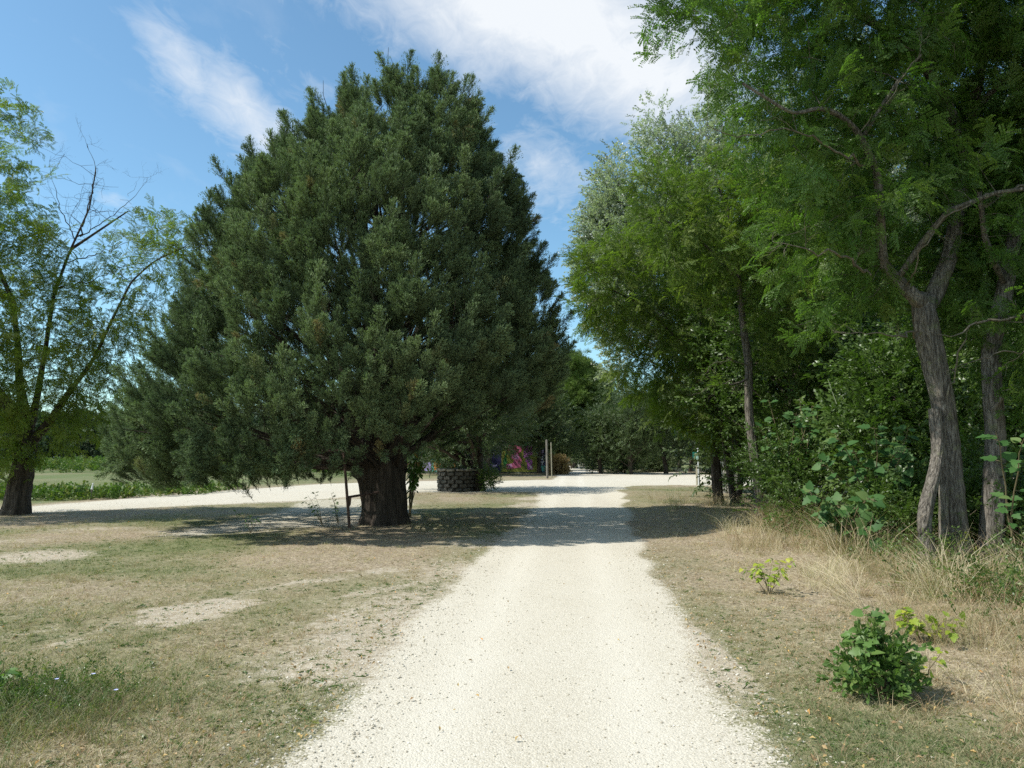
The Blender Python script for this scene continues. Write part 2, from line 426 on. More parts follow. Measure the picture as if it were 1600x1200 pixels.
def euler(d, roll):
    """euler angles that carry +X onto the directions d"""
    d = d / (np.linalg.norm(d, axis=1, keepdims=True) + 1e-9)
    return np.stack([roll, -np.arcsin(np.clip(d[:, 2], -1, 1)), np.arctan2(d[:, 1], d[:, 0])], 1)
def unit(v): return v / (np.linalg.norm(v, axis=-1, keepdims=True) + 1e-9)
def rsph(n, rng=R): return unit(rng.normal(size=(n, 3)))

# ------------------------------------------------------------------ leaf sprays
class Soup:
    def __init__(s): s.v = []; s.f = []; s.n = 0
    def add(s, v, f):
        v = np.asarray(v, float); s.v.append(v); s.f += [tuple(i + s.n for i in q) for q in f]; s.n += len(v)
    def prim(s, name, mat): return prim(name, np.concatenate(s.v), s.f, mat)
    def me(s, name, mat, smooth=False): return mesh(name, np.concatenate(s.v), s.f, mat, smooth)
def frame(d, rng):
    d = unit(d); a = unit(np.cross(d, rng.normal(size=3))); return d, a, np.cross(d, a)
def twig(S, a, b, r):
    a = np.asarray(a, float); b = np.asarray(b, float)
    d, u, w = frame(b - a, np.random.default_rng(1))
    ring = [u, -.5 * u + .87 * w, -.5 * u - .87 * w]
    S.add([a + r * q for q in ring] + [b + r * .6 * q for q in ring], [(0, 1, 4, 3), (1, 2, 5, 4), (2, 0, 3, 5)])
def leaflet(S, p, d, nrm, l, w, fold=.15):
    """a pointed leaf of four triangles folded along its midrib"""
    d = unit(d); s = unit(np.cross(nrm, d)); nn = unit(np.cross(d, s))
    m = p + d * l * .45; t = p + d * l - nn * l * .08
    S.add([p, m + s * w * .5 + nn * l * fold, t, m - s * w * .5 + nn * l * fold, m + d * l * .05], [(0, 4, 1), (4, 2, 1), (0, 3, 4), (4, 3, 2)])
def quadleaf(S, p, d, nrm, l, w):
    d = unit(d); s = unit(np.cross(nrm, d)); m = p + d * l * .5
    S.add([p, m + s * w * .5, p + d * l, m - s * w * .5], [(0, 1, 2, 3)])
def locust_spray(name, mat, seed, n=7, leaf=.17, pairs=8):
    """leafy twig end of a locust: pinnate leaves with paired oval leaflets"""
    g = np.random.default_rng(seed); S = Soup(); up = np.array([0, 0, 1.])
    twig(S, (0, 0, 0), (.34, 0, 0), .003)
    for k in range(n):
        x = .05 + .3 * k / (n - 1); sd_ = 1 if k % 2 else -1
        ang = g.uniform(.5, 1.1) * sd_ if k < n - 1 else g.uniform(-.2, .2)
        d = np.array([math.cos(ang), math.sin(ang), g.uniform(-.35, .3)]); p = np.array([x, 0, 0.]); L_ = leaf * g.uniform(.75, 1.2)
        twig(S, p, p + unit(d) * L_ + np.array([0, 0, -.35]) * L_, .0022)
        for i in range(pairs):
            q = p + unit(d) * L_ * (i + .7) / pairs + np.array([0, 0, -1.]) * L_ * .35 * ((i + .7) / pairs) ** 2
            s = unit(np.cross(up, d))
            for e in (1, -1):
                dd = s * e + unit(d) * .35 + g.normal(size=3) * .12
                quadleaf(S, q, dd, up + g.normal(size=3) * .35, L_ * .23, L_ * .14)
    return S.prim(name, mat)
def broad_spray(name, mat, seed, n=14, leaf=.07, length=.35, w=.62):
    g = np.random.default_rng(seed); S = Soup()
    twig(S, (0, 0, 0), (length, 0, 0), .004)
    for k in range(n):
        x = length * (k + 1) / n; a = g.uniform(-1.4, 1.4)
        d = np.array([math.cos(a), math.sin(a) * 1.0, g.uniform(-.7, .4)]); nr = np.array([g.normal() * .5, g.normal() * .5, 1])
        off = unit(d) * leaf * g.uniform(.1, .6)
        leaflet(S, np.array([x, 0, 0]) + off, d, nr, leaf * g.uniform(.7, 1.25), leaf * w, g.uniform(-.1, .2))
    return S.prim(name, mat)
def cypress_plume(name, mat, seed):
    """upright feathery shoot of a cypress, 1 m long along +X; colour pales to young tips and darkens inward as painted shade"""
    g = np.random.default_rng(seed); S = Soup(); X_ = np.array([1., 0, 0]); tip = []
    def q_(p, d, l, w, tv): quadleaf(S, p, d, g.normal(size=3), l, w); tip.extend([tv] * 4)
    for k in range(58):
        t = .02 + .96 * (k / 57.) ** .85
        env = (.24 * (1 - t) ** .75 + .035) * g.uniform(.65, 1.3) * min(1, .4 + t * 3)
        a = g.uniform(0, 6.28); o = np.array([0, math.cos(a), math.sin(a)])
        d = unit(X_ * g.uniform(.9, 1.7) + o); base = X_ * t * .9; Ls = env * 1.6
        for i in range(13):
            f = (i + .3) / 13; p = base + d * Ls * f + X_ * Ls * .3 * f * f
            dd = unit(d + g.normal(size=3) * .7 + X_ * .4); l = g.uniform(.042, .08) * (1.1 - .4 * f)
            q_(p, dd, l, l * .32, np.clip(.15 + .55 * f + .35 * t + g.normal() * .1, 0, 1))
        q_(base + d * Ls, unit(d + X_ * .6), .085, .02, 1.)
    n = len(tip); twig(S, (-.15, 0, 0), (.9, 0, 0), .008); tip.extend([0.] * 6)
    o = S.prim(name, mat); fattr(o.data, 'tip', tip); return o
def pine_tuft(name, mat, seed):
    g = np.random.default_rng(seed); S = Soup()
    for k in range(90):
        d = unit(g.normal(size=3) + np.array([.9, 0, .2])); quadleaf(S, d * .05 + np.array([g.uniform(0, .3), 0, 0]), d, g.normal(size=3), g.uniform(.2, .34), .022)
    return S.prim(name, mat)
def tuft(name, mat, seed, n, h, spread, lean, w):
    g = np.random.default_rng(seed); S = Soup()
    for k in range(n):
        a = g.uniform(0, 6.28); r = spread * math.sqrt(g.random()); p = np.array([math.cos(a) * r, math.sin(a) * r, -.01])
        a2 = a + g.normal() * .9; hh = h * g.uniform(.45, 1.15); ln = lean * g.uniform(.2, 1.4) * hh
        dx = np.array([math.cos(a2), math.sin(a2), 0]); s = np.array([-math.sin(a2), math.cos(a2), 0]) * w * .5
        b = a2 + g.normal(); s = np.array([math.cos(b), math.sin(b), 0]) * w * .5
        m = p + np.array([0, 0, hh * .6]) + dx * ln * .35; t = p + np.array([0, 0, hh * .93]) + dx * ln
        S.add([p - s, p + s, m - s * .8, m + s * .8, t], [(0, 1, 3, 2), (2, 3, 4)])
    return S.prim(name, mat)

M_loc = leafmat('locust_leaf', [(0., (.075, .145, .030)), (.5, (.115, .195, .040)), (.85, (.165, .225, .048)), (.97, (.32, .28, .05))], .5, .4, .35)
M_locl = leafmat('locust_leaf_dry', [(0., (.095, .155, .030)), (.5, (.145, .205, .042)), (.85, (.21, .24, .05)), (1., (.32, .26, .05))], .5, .5, .3)
M_cyp = leafmat('cypress_leaf', [(0., (.074, .104, .058)), (.5, (.108, .148, .080)), (.85, (.140, .182, .096)), (.97, (.19, .165, .085))], .15, .7, .1, tip=((.38, .37, .34), (1.75, 1.72, 1.6)))  # tip: pale new growth, with lit-tip and dark-hollow contrast put into the colour
M_pop = leafmat('poplar_leaf', [(0., (.10, .13, .07)), (.6, (.15, .18, .10)), (1., (.22, .25, .16))], .25, .35, .5, back=(.52, .55, .48))
M_brd = leafmat('broad_leaf', [(0., (.060, .105, .024)), (.6, (.095, .155, .034)), (.95, (.14, .19, .045)), (1., (.25, .25, .05))], .35, .38, .45)
M_oak = leafmat('oak_leaf', [(0., (.050, .080, .030)), (.6, (.085, .122, .046)), (1., (.135, .165, .065))], .25, .5, .35)
M_pin = leafmat('pine_needle', [(0., (.075, .12, .024)), (.6, (.115, .175, .036)), (1., (.16, .21, .05))], .2, .6, .2)
M_far = leafmat('far_leaf', [(0., (.050, .082, .045)), (.6, (.080, .112, .062)), (1., (.12, .14, .08))], .2, .6, .2)  # bluish tone stands in for distance haze
M_vin = leafmat('vine_leaf', [(0., (.075, .13, .03)), (.6, (.115, .18, .04)), (1., (.19, .21, .055))], .35, .5, .3)
M_gr = leafmat('dry_grass', [(0., (.58, .50, .35)), (.16, (.44, .34, .21)), (.3, (.30, .20, .12)), (.42, (.40, .34, .21)), (.6, (.25, .25, .13)), (.8, (.14, .18, .075)), (1., (.085, .135, .05))], .3, .7, .2)
B_loc = barkmat('locust_bark', (.030, .025, .020), (.27, .24, .20), (.19, .20, .11), 17, 2.6)
B_dark = barkmat('dark_bark', (.035, .028, .022), (.12, .098, .078))
B_cyp = barkmat('cypress_bark', (.028, .022, .018), (.10, .080, .062), None, 14, .9)
B_pop = barkmat('pale_bark', (.18, .17, .14), (.42, .41, .36), None, 5, 3)
B_dead = barkmat('lichen_twig_bark', (.10, .085, .06), (.25, .22, .17), (.24, .20, .05), 12, 4)

LOC = [locust_spray(f'locust_spray_{i}', M_loc, 10 + i) for i in range(3)]
LOCL = [locust_spray(f'locust_spray_dry_{i}', M_locl, 20 + i, 5) for i in range(3)]
M_locm = leafmat('locust_leaf_light', [(0., (.105, .16, .028)), (.5, (.165, .215, .040)), (.85, (.23, .25, .05)), (1., (.30, .27, .05))], .5, .45, .3)
LOCM = [locust_spray(f'locust_spray_light_{i}', M_locm, 25 + i, 6) for i in range(3)]
M_dry = leafmat('dry_leaf', [(0., (.16, .11, .05)), (.6, (.27, .19, .09)), (1., (.30, .27, .10))], .2, .7, .2)
DRY = [broad_spray(f'dry_spray_{i}', M_dry, 68 + i, 20, .10, .5, .5) for i in range(2)]
CYP = [cypress_plume(f'cypress_plume_{i}', M_cyp, 30 + i) for i in range(4)]
POP = [broad_spray(f'poplar_spray_{i}', M_pop, 40 + i, 18, .085, .5, .8) for i in range(3)]
BRD = [broad_spray(f'broad_spray_{i}', M_brd, 50 + i, 14, .085, .38) for i in range(3)]
OAK = [broad_spray(f'oak_spray_{i}', M_oak, 60 + i, 22, .11, .6, .6) for i in range(2)]
FARS = [broad_spray(f'far_spray_{i}', M_far, 65 + i, 24, .22, .9, .8) for i in range(2)]
PIN = [pine_tuft(f'pine_tuft_{i}', M_pin, 70 + i) for i in range(2)]
VIN = [broad_spray(f'vine_spray_{i}', M_vin, 75 + i, 16, .12, .45, .9) for i in range(2)]
TSH = [tuft(f'short_tuft_{i}', M_gr, 80 + i, 20, .038, .08, 1.9, .0036) for i in range(4)]
TMD = [tuft(f'mid_tuft_{i}', M_gr, 90 + i, 22, .13, .09, 1.5, .004) for i in range(3)]
TTL = [tuft(f'tall_tuft_{i}', M_gr, 95 + i, 30, .46, .15, 1.1, .0048) for i in range(3)]
LIT = [tuft(f'litter_{i}', M_gr, 100 + i, 9, .02, .09, 4.5, .0042) for i in range(3)]
WEE = [broad_spray(f'weed_{i}', M_brd, 110 + i, 9, .022, .05, .6) for i in range(3)]
WEB = [broad_spray(f'bramble_{i}', M_brd, 115 + i, 12, .05, .32, .6) for i in range(3)]

# ------------------------------------------------------------------ branches
def tubes(chains, mat, name, parent, ridges=True):
    """chains: list of (points, radii). One mesh of tapering limbs."""
    V = []; Q = []; n0 = 0
    for pts, rad in chains:
        pts = np.asarray(pts, float); rad = np.asarray(rad, float)
        if len(pts) < 2: continue
        rm = rad.max(); k = 4 if rm < .012 else 5 if rm < .03 else 8 if rm < .07 else 40
        if rm >= .07:
            t = np.concatenate([[0], np.cumsum(np.linalg.norm(np.diff(pts, axis=0), axis=1))])
            m = max(int(t[-1] / .09), 4); tt = np.linspace(0, t[-1], m)
            sp = np.stack([np.interp(tt, t, pts[:, j]) for j in range(3)], 1)
            for _ in range(3): sp[1:-1] = .25 * sp[:-2] + .5 * sp[1:-1] + .25 * sp[2:]
            pts = sp; rad = np.interp(tt, t, rad)
        T = np.gradient(pts, axis=0); T = unit(T)
        ref = np.array([1., .2, 0]) if abs(T[0, 2]) > .6 else np.array([0, .1, 1.])
        U = unit(np.cross(np.cross(T, ref), T)); Wv = np.cross(T, U)
        a = np.arange(k) * 2 * math.pi / k
        rr = np.repeat(rad[:, None], k, 1)
        if k == 40 and ridges:
            s = np.linspace(0, 1, len(pts))[:, None] * len(pts) * .09
            q = np.stack([np.broadcast_to(np.cos(a) * 3.2, rr.shape).ravel() + 5, np.broadcast_to(np.sin(a) * 3.2, rr.shape).ravel() + 9 + pts[0, 0], (s * 1.1 + 0 * rr).ravel()], 1)
            q2 = q * np.array([1.7, 1.7, 1.0])
            rr = rr * (1 + (vn(q).reshape(rr.shape) - .5) * .26 + (vn(q2).reshape(rr.shape) - .5) * .26 - .10 * np.abs(np.sin(a * 7 + 3 * (vn(q * np.array([.6, .6, 1.6])).reshape(rr.shape) - .5) * 4)) ** .5)
        P = pts[:, None] + rr[..., None] * (np.cos(a)[None, :, None] * U[:, None] + np.sin(a)[None, :, None] * Wv[:, None])
        m = len(pts); V.append(P.reshape(-1, 3)); i = np.arange((m - 1))[:, None] * k; j = np.arange(k)[None]
        j2 = (j + 1) % k
        Q.append(np.stack([i + j, i + j2, i + k + j2, i + k + j], -1).reshape(-1, 4) + n0); n0 += m * k
    me = mesh(name, np.concatenate(V), np.concatenate(Q), mat, smooth=True)
    return obj(name, me, parent)
def resample(pl, step=.25):
    pl = np.asarray(pl, float); t = np.concatenate([[0], np.cumsum(np.linalg.norm(np.diff(pl[:, :3], axis=0), axis=1))])
    n = max(int(t[-1] / step), 2); tt = np.linspace(0, t[-1], n)
    return np.stack([np.interp(tt, t, pl[:, j]) for j in range(4)], 1)
def ell(c, r, n, rng, shell=0.3):
    u = rsph(n, rng) * (rng.random((n, 1)) ** (shell)); return np.asarray(c) + u * np.asarray(r)
def grow(seeds, attr, rng, D=.24, infl=2.6, kill=.42, iters=70, jit=.25, tip=.0045):
    """space colonisation: limbs reach for the attraction points of the crown. seeds: polylines (x,y,z,r); the first is the trunk"""
    P = []; par = []; spec = []; fixed = []
    for pl in seeds:
        q = resample(pl)
        if not P: last = -1
        else:
            d = np.linalg.norm(np.array(P) - q[0, :3], axis=1); last = int(d.argmin()) if d.min() < .8 else -1
        for row in q:
            P.append(row[:3]); par.append(last); spec.append(row[3]); fixed.append(True); last = len(P) - 1
    P = np.array(P); n = len(P); cap = 6000; A = np.zeros((cap, 3)); A[:n] = P; par = par + [0] * (cap - n); spec = np.array(spec + [0.] * (cap - n))
    d = np.linalg.norm(attr[:, None] - A[None, :n], axis=2); near = d.argmin(1); dist = d.min(1)
    act = np.ones(len(attr), bool)
    for it in range(iters):
        use = act & (dist < (infl if it > 8 else 50))
        if not use.any():
            if it > 8: infl *= 1.5
            continue
        nn_ = near[use]; dv = unit(attr[use] - A[nn_]); acc = np.zeros((n, 3)); np.add.at(acc, nn_, dv)
        src = np.unique(nn_); dr = unit(unit(acc[src]) + rng.normal(size=(len(src), 3)) * jit)
        new = A[src] + dr * D
        if n + len(new) > cap: break
        A[n:n + len(new)] = new
        for k, s in enumerate(src): par[n + k] = int(s)
        dn = np.linalg.norm(attr[:, None] - new[None], axis=2); m = dn.argmin(1); dm = dn.min(1); b = dm < dist
        near[b] = n + m[b]; dist[b] = dm[b]; n += len(new); act &= dist > kill
        if not act.any(): break
    A = A[:n]; par = np.array(par[:n]); rad = np.zeros(n); kids = [[] for _ in range(n)]
    for i in range(n):
        if par[i] >= 0: kids[par[i]].append(i)
    order = sorted(range(n), key=lambda i: -i)
    for i in order:
        s = sum(rad[k] ** 2.3 for k in kids[i]); rad[i] = max(tip, s ** (1 / 2.3))
    pipe = rad.copy()
    nf = len(P); rad[:nf] = np.maximum(spec[:nf], np.minimum(rad[:nf], spec[:nf] * 1.15))
    for i in range(nf, n): rad[i] = min(rad[i], rad[par[i]] * .85)
    return A, par, rad, kids, nf
def chains_of(A, par, rad, kids, nf):
    tr = []; lim = []; n = len(A); started = [False] * n
    for i in range(n):
        main = None
        if par[i] >= 0:
            ks = kids[par[i]]; sib = [k for k in ks if (k < nf) == (par[i] < nf)] or ks
            main = max(sib, key=lambda k: rad[k])
        if par[i] < 0 or main != i:
            ch = [par[i], i] if par[i] >= 0 else [i]
            cur = i
            while kids[cur]:
                sib = [k for k in kids[cur] if (k < nf) == (cur < nf)]
                if not sib:
                    if cur < nf: break
                    sib = kids[cur]
                cur = max(sib, key=lambda k: rad[k]); ch.append(cur)
            r = rad[ch].copy()
            if par[i] >= 0: r[0] = min(r[0], r[1] * 1.15)
            (tr if i < nf else lim).append((A[ch], r))
    return tr, lim
def leaf_points(A, par, rad, rng, rmax, per, dens_fn=None, jit=.12):
    i = np.where((rad < rmax) & (par >= 0))[0]
    i = np.repeat(i, per)
    d = unit(A[i] - A[par[i]]); p = A[i] - d * .12 + rng.normal(size=(len(i), 3)) * jit
    dd = unit(d + rng.normal(size=(len(i), 3)) * .6 + np.array([0, 0, -.05]))
    return p, dd
def tree(name, label, cat, seeds, ells, natt, rng, bark, sprays, scl=(.8, 1.3), per=2, group=None, bare=(), D=.24, rmax=.012, tint=(.0, .8), kill=.42, infl=2.6, drop=0., jit=.12, tfn=None, tip=.0045):
    base = np.asarray(seeds[0][0][:3]).copy(); base[2] = hz(base[0], base[1])
    e = empty(name, tuple(base), label, cat, group)
    vol = np.array([r[0] * r[1] * r[2] if isinstance(r, tuple) else r ** 3 for c, r in ells]) ** .8; cnt = (natt * vol / vol.sum()).astype(int) + 3
    att = np.concatenate([ell(c, r, k, rng) for (c, r), k in zip(ells, cnt)])
    att = att[att[:, 2] > .3]
    A, par, rad, kids, nf = grow([np.asarray(s, float) for s in seeds], att, rng, D, infl, kill, tip=tip)
    tr, lim = chains_of(A, par, rad, kids, nf)
    tubes(tr, bark, 'trunk', e); 
    if lim: tubes(lim, bark, 'limbs', e)
    p, d = leaf_points(A, par, rad, rng, rmax, per, jit=jit)
    keep = rng.random(len(p)) > drop
    for c, r in bare: keep &= np.linalg.norm((p - np.asarray(c)) / r, axis=1) > 1
    p = p[keep]; d = d[keep]
    tt = rng.uniform(*tint, len(p)) * .55 + .45 * (tint[0] + (tint[1] - tint[0]) * vn(p * .9))
    if tfn is not None: tt = tt + tfn(p)
    scatter('crown', p, euler(d, rng.normal(size=len(p)) * 1.1), rng.uniform(*scl, len(p)), tt, sprays, e, 'stuff', rng=rng)
    return e
def clump_tree(name, label, cat, base, H, r, trunk_r, trunk_h, rng, bark, sprays, ncl, per, scl, group=None, cr=.28, tint=(.1, .9), shape=None, lean=(0, 0), low=.0, stems=1, jitd=1.0):
    """a tree or shrub whose crown is many leaf clumps carried by limbs"""
    x, y = base; z0 = hz(x, y); e = empty(name, (x, y, z0), label, cat, group)
    cz = z0 + trunk_h + (H - trunk_h) * .5; rz = (H - trunk_h) * .5
    u = rsph(ncl, rng) * (rng.random((ncl, 1)) ** .42)
    if shape: 
        k = np.array([shape((w + 1) / 2) for w in u[:, 2]]); u[:, 0] *= k; u[:, 1] *= k
    cen = np.stack([x + lean[0] + u[:, 0] * r, y + lean[1] + u[:, 1] * r, cz + u[:, 2] * rz], 1)
    csz = r * cr * rng.uniform(.6, 1.3, ncl)
    tr = []; fork = []
    for s in range(stems):
        o = rng.normal(size=2) * (trunk_r * 2.5 if stems > 1 else 0)
        t = np.array([[x + o[0], y + o[1], z0 - .1], [x + o[0] * 1.2 + rng.normal() * .05 * trunk_h, y + o[1], z0 + trunk_h * .5 + .1], [x + lean[0] * .5 + o[0] * 2 + rng.normal() * .06 * H, y + lean[1] * .5 + o[1] * 2, z0 + trunk_h + (H - trunk_h) * .25],
                      [x + lean[0] + o[0] * 3, y + lean[1] + o[1] * 3, z0 + H * .82]])
        tr.append((t, np.array([trunk_r * 1.2, trunk_r, trunk_r * .75, trunk_r * .2]) / math.sqrt(stems))); fork.append(t)
    tubes(tr, bark, 'trunk', e)
    lim = []
    for i in range(0, ncl, 2):
        t = fork[rng.integers(stems)]; h0 = np.clip(cen[i, 2] - np.hypot(*(cen[i, :2] - t[2, :2])) * .8, z0 + trunk_h * .7, z0 + H * .8)
        s = np.array([np.interp(h0, t[:, 2], t[:, 0]), np.interp(h0, t[:, 2], t[:, 1]), h0])
        m = (s + cen[i]) / 2 + rng.normal(size=3) * .08 * r + np.array([0, 0, .06 * r]); rr = trunk_r * .3
        lim.append((np.array([s, m, cen[i]]), np.array([rr, rr * .6, rr * .2])))
    tubes(lim, bark, 'limbs', e)
    p = np.repeat(cen, per, 0) + rng.normal(size=(ncl * per, 3)) * np.repeat(csz, per)[:, None] * .55 * np.array([1.1, 1.1, .8])
    p[:, 2] = np.maximum(p[:, 2], z0 + .1 + low)
    ax = np.array([x, y, z0 + trunk_h]); d = unit(unit(p - np.repeat(cen, per, 0)) + .5 * unit(p - ax) + rng.normal(size=p.shape) * .5 * jitd)
    tt = rng.uniform(*tint, len(p)) * .6 + .4 * vn(p * .8)
    scatter('crown', p, euler(d, rng.normal(size=len(p)) * .7), rng.uniform(*scl, len(p)), tt, sprays, e, 'stuff', rng=rng)
    return e
def pl(d, *pts):
    """limb line given by picture points at distance d (or own distance as 4th value): x, y, radius"""
    return [(*PD(q[0], q[1], q[3] if len(q) > 3 else d), q[2]) for q in pts]
def E(px, py, d, r): return (PD(px, py, d), r)

# ------------------------------------------------------------------ the big cypress
def cypress():
    g = np.random.default_rng(5); cx_, cy_ = PD(597, 800, 17)[0], 17.3
    e = empty('cypress_tree', (cx_, cy_, hz(cx_, cy_)), 'huge dense dark green cypress with an egg-shaped crown left of the gravel path', 'tree')
    S = 65.3
    zz = lambda py: 1.65 + (712 - py) / S
    left = [(775, 300), (765, 260), (740, 232), (690, 203), (640, 215), (590, 240), (540, 272), (480, 290), (430, 312), (380, 318), (330, 332), (280, 375), (230, 405), (180, 455), (150, 490), (120, 530), (100, 560), (86, 595)]
    right = [(775, 640), (720, 720), (690, 790), (640, 850), (600, 868), (560, 880), (500, 876), (450, 862), (420, 850), (380, 845), (330, 838), (280, 818), (230, 795), (180, 772), (150, 755), (120, 735), (100, 700), (86, 650)]
    lz = np.array([zz(a) for a, b in left]); lx = np.array([(b - 800) / S for a, b in left]); rz_ = np.array([zz(a) for a, b in right]); rx = np.array([(b - 800) / S for a, b in right])
    def env(z, th):
        xl = np.interp(z, lz, lx); xr = np.interp(z, rz_, rx); ctr = (xl + xr) / 2; hw = (xr - xl) / 2
        hw = hw * (1.025 + .09 * (float(vn(np.array([[math.cos(th) * 1.6 + 20, math.sin(th) * 1.6 + 20, z * .55]]))[0]) - .42))
        dep = np.minimum(hw, 4.9) * np.interp(z, [0, 1.6, 3], [.55, .85, 1.0])
        return ctr + hw * np.cos(th), cy_ + dep * np.sin(th)
    # lobes: leafy branch ends spread over the outline
    lob = []; tries = 0
    while len(lob) < 430 and tries < 40000:
        tries += 1
        z = g.uniform(.9, 10.3) if g.random() < .85 else g.uniform(8.2, 10.6); th = g.uniform(0, 6.283); sx = g.uniform(.80, .97)
        x, y = env(z, th); xl, yl = env(z, th + math.pi); c = np.array([(x + xl) / 2 + (x - (x + xl) / 2) * sx, cy_ + (y - cy_) * sx, z])
        zb = float(np.interp(c[0], [-9.2, -7, -5.5, -4.4, -3.4, -2.4, -.8, 1.3], [1.35, 1.25, 1.3, 1.9, 2.25, 2.4, 3.1, 3.9]))
        zb = max(zb, 2.12 - .036 * c[1])
        if c[2] < zb * (1.0 if math.sin(th) < .3 else 1.05): continue
        if all((c[0] - q[0]) ** 2 + (c[1] - q[1]) ** 2 + .45 * (c[2] - q[2]) ** 2 > .69 ** 2 for q in lob): lob.append(c)
    lob = np.array(lob)
    inner = []
    while len(inner) < 200:
        z = g.uniform(1.2, 10.0); th = g.uniform(0, 6.283); sx = g.uniform(.45, .76); x, y = env(z, th); xl, yl = env(z, th + math.pi)
        c = np.array([(x + xl) / 2 + (x - (x + xl) / 2) * sx, cy_ + (y - cy_) * sx, z])
        if z < (2.0 if c[0] < -5 else 2.8): continue
        inner.append(c)
    P = []; Dd = []; Sc = []; Tn = []; lim = []
    for n_, c in enumerate(list(lob) + inner):
        deep = n_ >= len(lob)
        zb0 = max(.95, 1.65 - .030 * c[1] + (.25 if c[0] > -4 else 0))
        ctr = np.array([np.interp(c[2], lz, lx) * .5 + np.interp(c[2], rz_, rx) * .5, cy_, c[2] - .8])
        out = unit(c - ctr); hfrac = c[2] / 11.0
        ax = unit(out * np.array([1, 1, .25]) * (.85 - .5 * hfrac) + np.array([0, 0, .75 + .5 * hfrac]) + g.normal(size=3) * .12)
        rr = g.uniform(.36, .68); m = int(g.integers(22, 38)) if not deep else 7; tl = g.uniform(.05, .85)
        for k in range(m):
            w = g.normal(size=3) + out * .9; w = w - ax * w.dot(ax) if False else w - ax * np.dot(w, ax); w = unit(w)
            q_ = (0 if k == 0 else g.uniform(.25, 1.)); off = w * rr * q_ - ax * rr * 1.5 * q_; off[2] = max(off[2], min(0, zb0 + g.normal() * .16 - c[2]))
            d = unit(ax + w * q_ * .55 + g.normal(size=3) * .16)
            if 1.9 < c[2] < 2.6 and g.random() < .35: d = unit(d * .6 + out * .5 + np.array([0, 0, -.9]))
            P.append(c + off - d * .2); Dd.append(d); Sc.append((.78 if k == 0 else g.uniform(.30, .68)) * (1.1 if deep else 1)); Tn.append(tl + g.normal() * .12 + (.5 if g.random() < .02 else 0))
        s = np.array([cx_ + g.normal() * .2, cy_ + g.normal() * .2, max(1.3, c[2] - np.hypot(c[0] - cx_, c[1] - cy_) * g.uniform(.35, .8) - .3)])
        mid = s * .5 + c * .5 + g.normal(size=3) * .15 + np.array([0, 0, .1]); r0 = .012 + .007 * np.linalg.norm(c - s)
        if n_ % 2 == 0: lim.append((np.array([s, mid, c]), np.array([r0, r0 * .6, .006])))
        for k in range(2):
            a = s + (c - s) * g.uniform(.55, .95); b = a + unit(g.normal(size=3) + out + np.array([0, 0, .6])) * g.uniform(.4, .9)
            lim.append((np.array([a, (a + b) / 2 + g.normal(size=3) * .05, b]), np.array([.009, .006, .004])))
    P = np.array(P)
    scatter('crown', P, euler(np.array(Dd), g.uniform(0, 6.28, len(P))), np.array(Sc), np.array(Tn) * .9, CYP, e, 'stuff', rng=g)
    tubes(lim, B_cyp, 'limbs', e)
    # fluted trunk, several stems grown together
    k = 72; lv = np.linspace(0, 1, 46); V = []
    for t in lv:
        z = -.15 + t * 4.6; a = np.arange(k) * 2 * math.pi / k
        px0 = np.interp(z, [0, .5, 1.0, 1.6, 2.2, 4.6], [0.0, -.02, -.05, -.08, -.1, 0.]); r0 = np.interp(z, [-.15, 0, .3, .9, 1.5, 2.4, 4.6], [.72, .57, .47, .46, .50, .50, .25])
        fl = .06 * np.cos(a * 5 + .4 + z * .5) + .04 * np.cos(a * 9 + 1.3 - z * .4)
        nz = (vn(np.stack([np.cos(a) * 4 + 9, np.sin(a) * 4 + 4, np.full(k, z * .8)], 1)) - .5) * .30 + (vn(np.stack([np.cos(a) * 13 + 9, np.sin(a) * 13 + 4, np.full(k, z * 1.4)], 1)) - .5) * .20
        kn = .35 * np.exp(-((a - 3.4) / .22) ** 2 - ((z - 1.22) / .10) ** 2) + .22 * np.exp(-((a - 6.0) / .2) ** 2 - ((z - .72) / .14) ** 2)
        rr = r0 * (1 + fl + nz + kn); V.append(np.stack([cx_ + px0 + rr * np.cos(a) * 1.05, cy_ + rr * np.sin(a), np.full(k, z)], 1))
    V = np.concatenate(V); i = np.arange(len(lv) - 1)[:, None] * k; j = np.arange(k)[None]
    Q = np.stack([i + j, i + (j + 1) % k, i + k + (j + 1) % k, i + k + j], -1).reshape(-1, 4)
    obj('trunk', mesh('trunk', V, Q, B_cyp, smooth=True), e)
    st = []
    for ang, out_, top in ((3.0, 1.9, 6.5), (.1, 1.6, 7), (4.6, 1.2, 8), (1.6, 1.3, 8), (3.8, .7, 9.6), (.9, .4, 10.2), (5.4, 1.5, 6)):
        q = [(cx_ + math.cos(ang) * .25, cy_ + math.sin(ang) * .25, 1.6), (cx_ + math.cos(ang) * out_ * .5, cy_ + math.sin(ang) * out_ * .5, 3.4), (cx_ + math.cos(ang) * out_, cy_ + math.sin(ang) * out_, top * .75), (cx_ + math.cos(ang) * out_ * .9, cy_ + math.sin(ang) * out_ * .9, top)]
        st.append((np.array(q), np.array([.26, .19, .10, .03])))
    tubes(st, B_cyp, 'stem', e)
    return e
cypress()

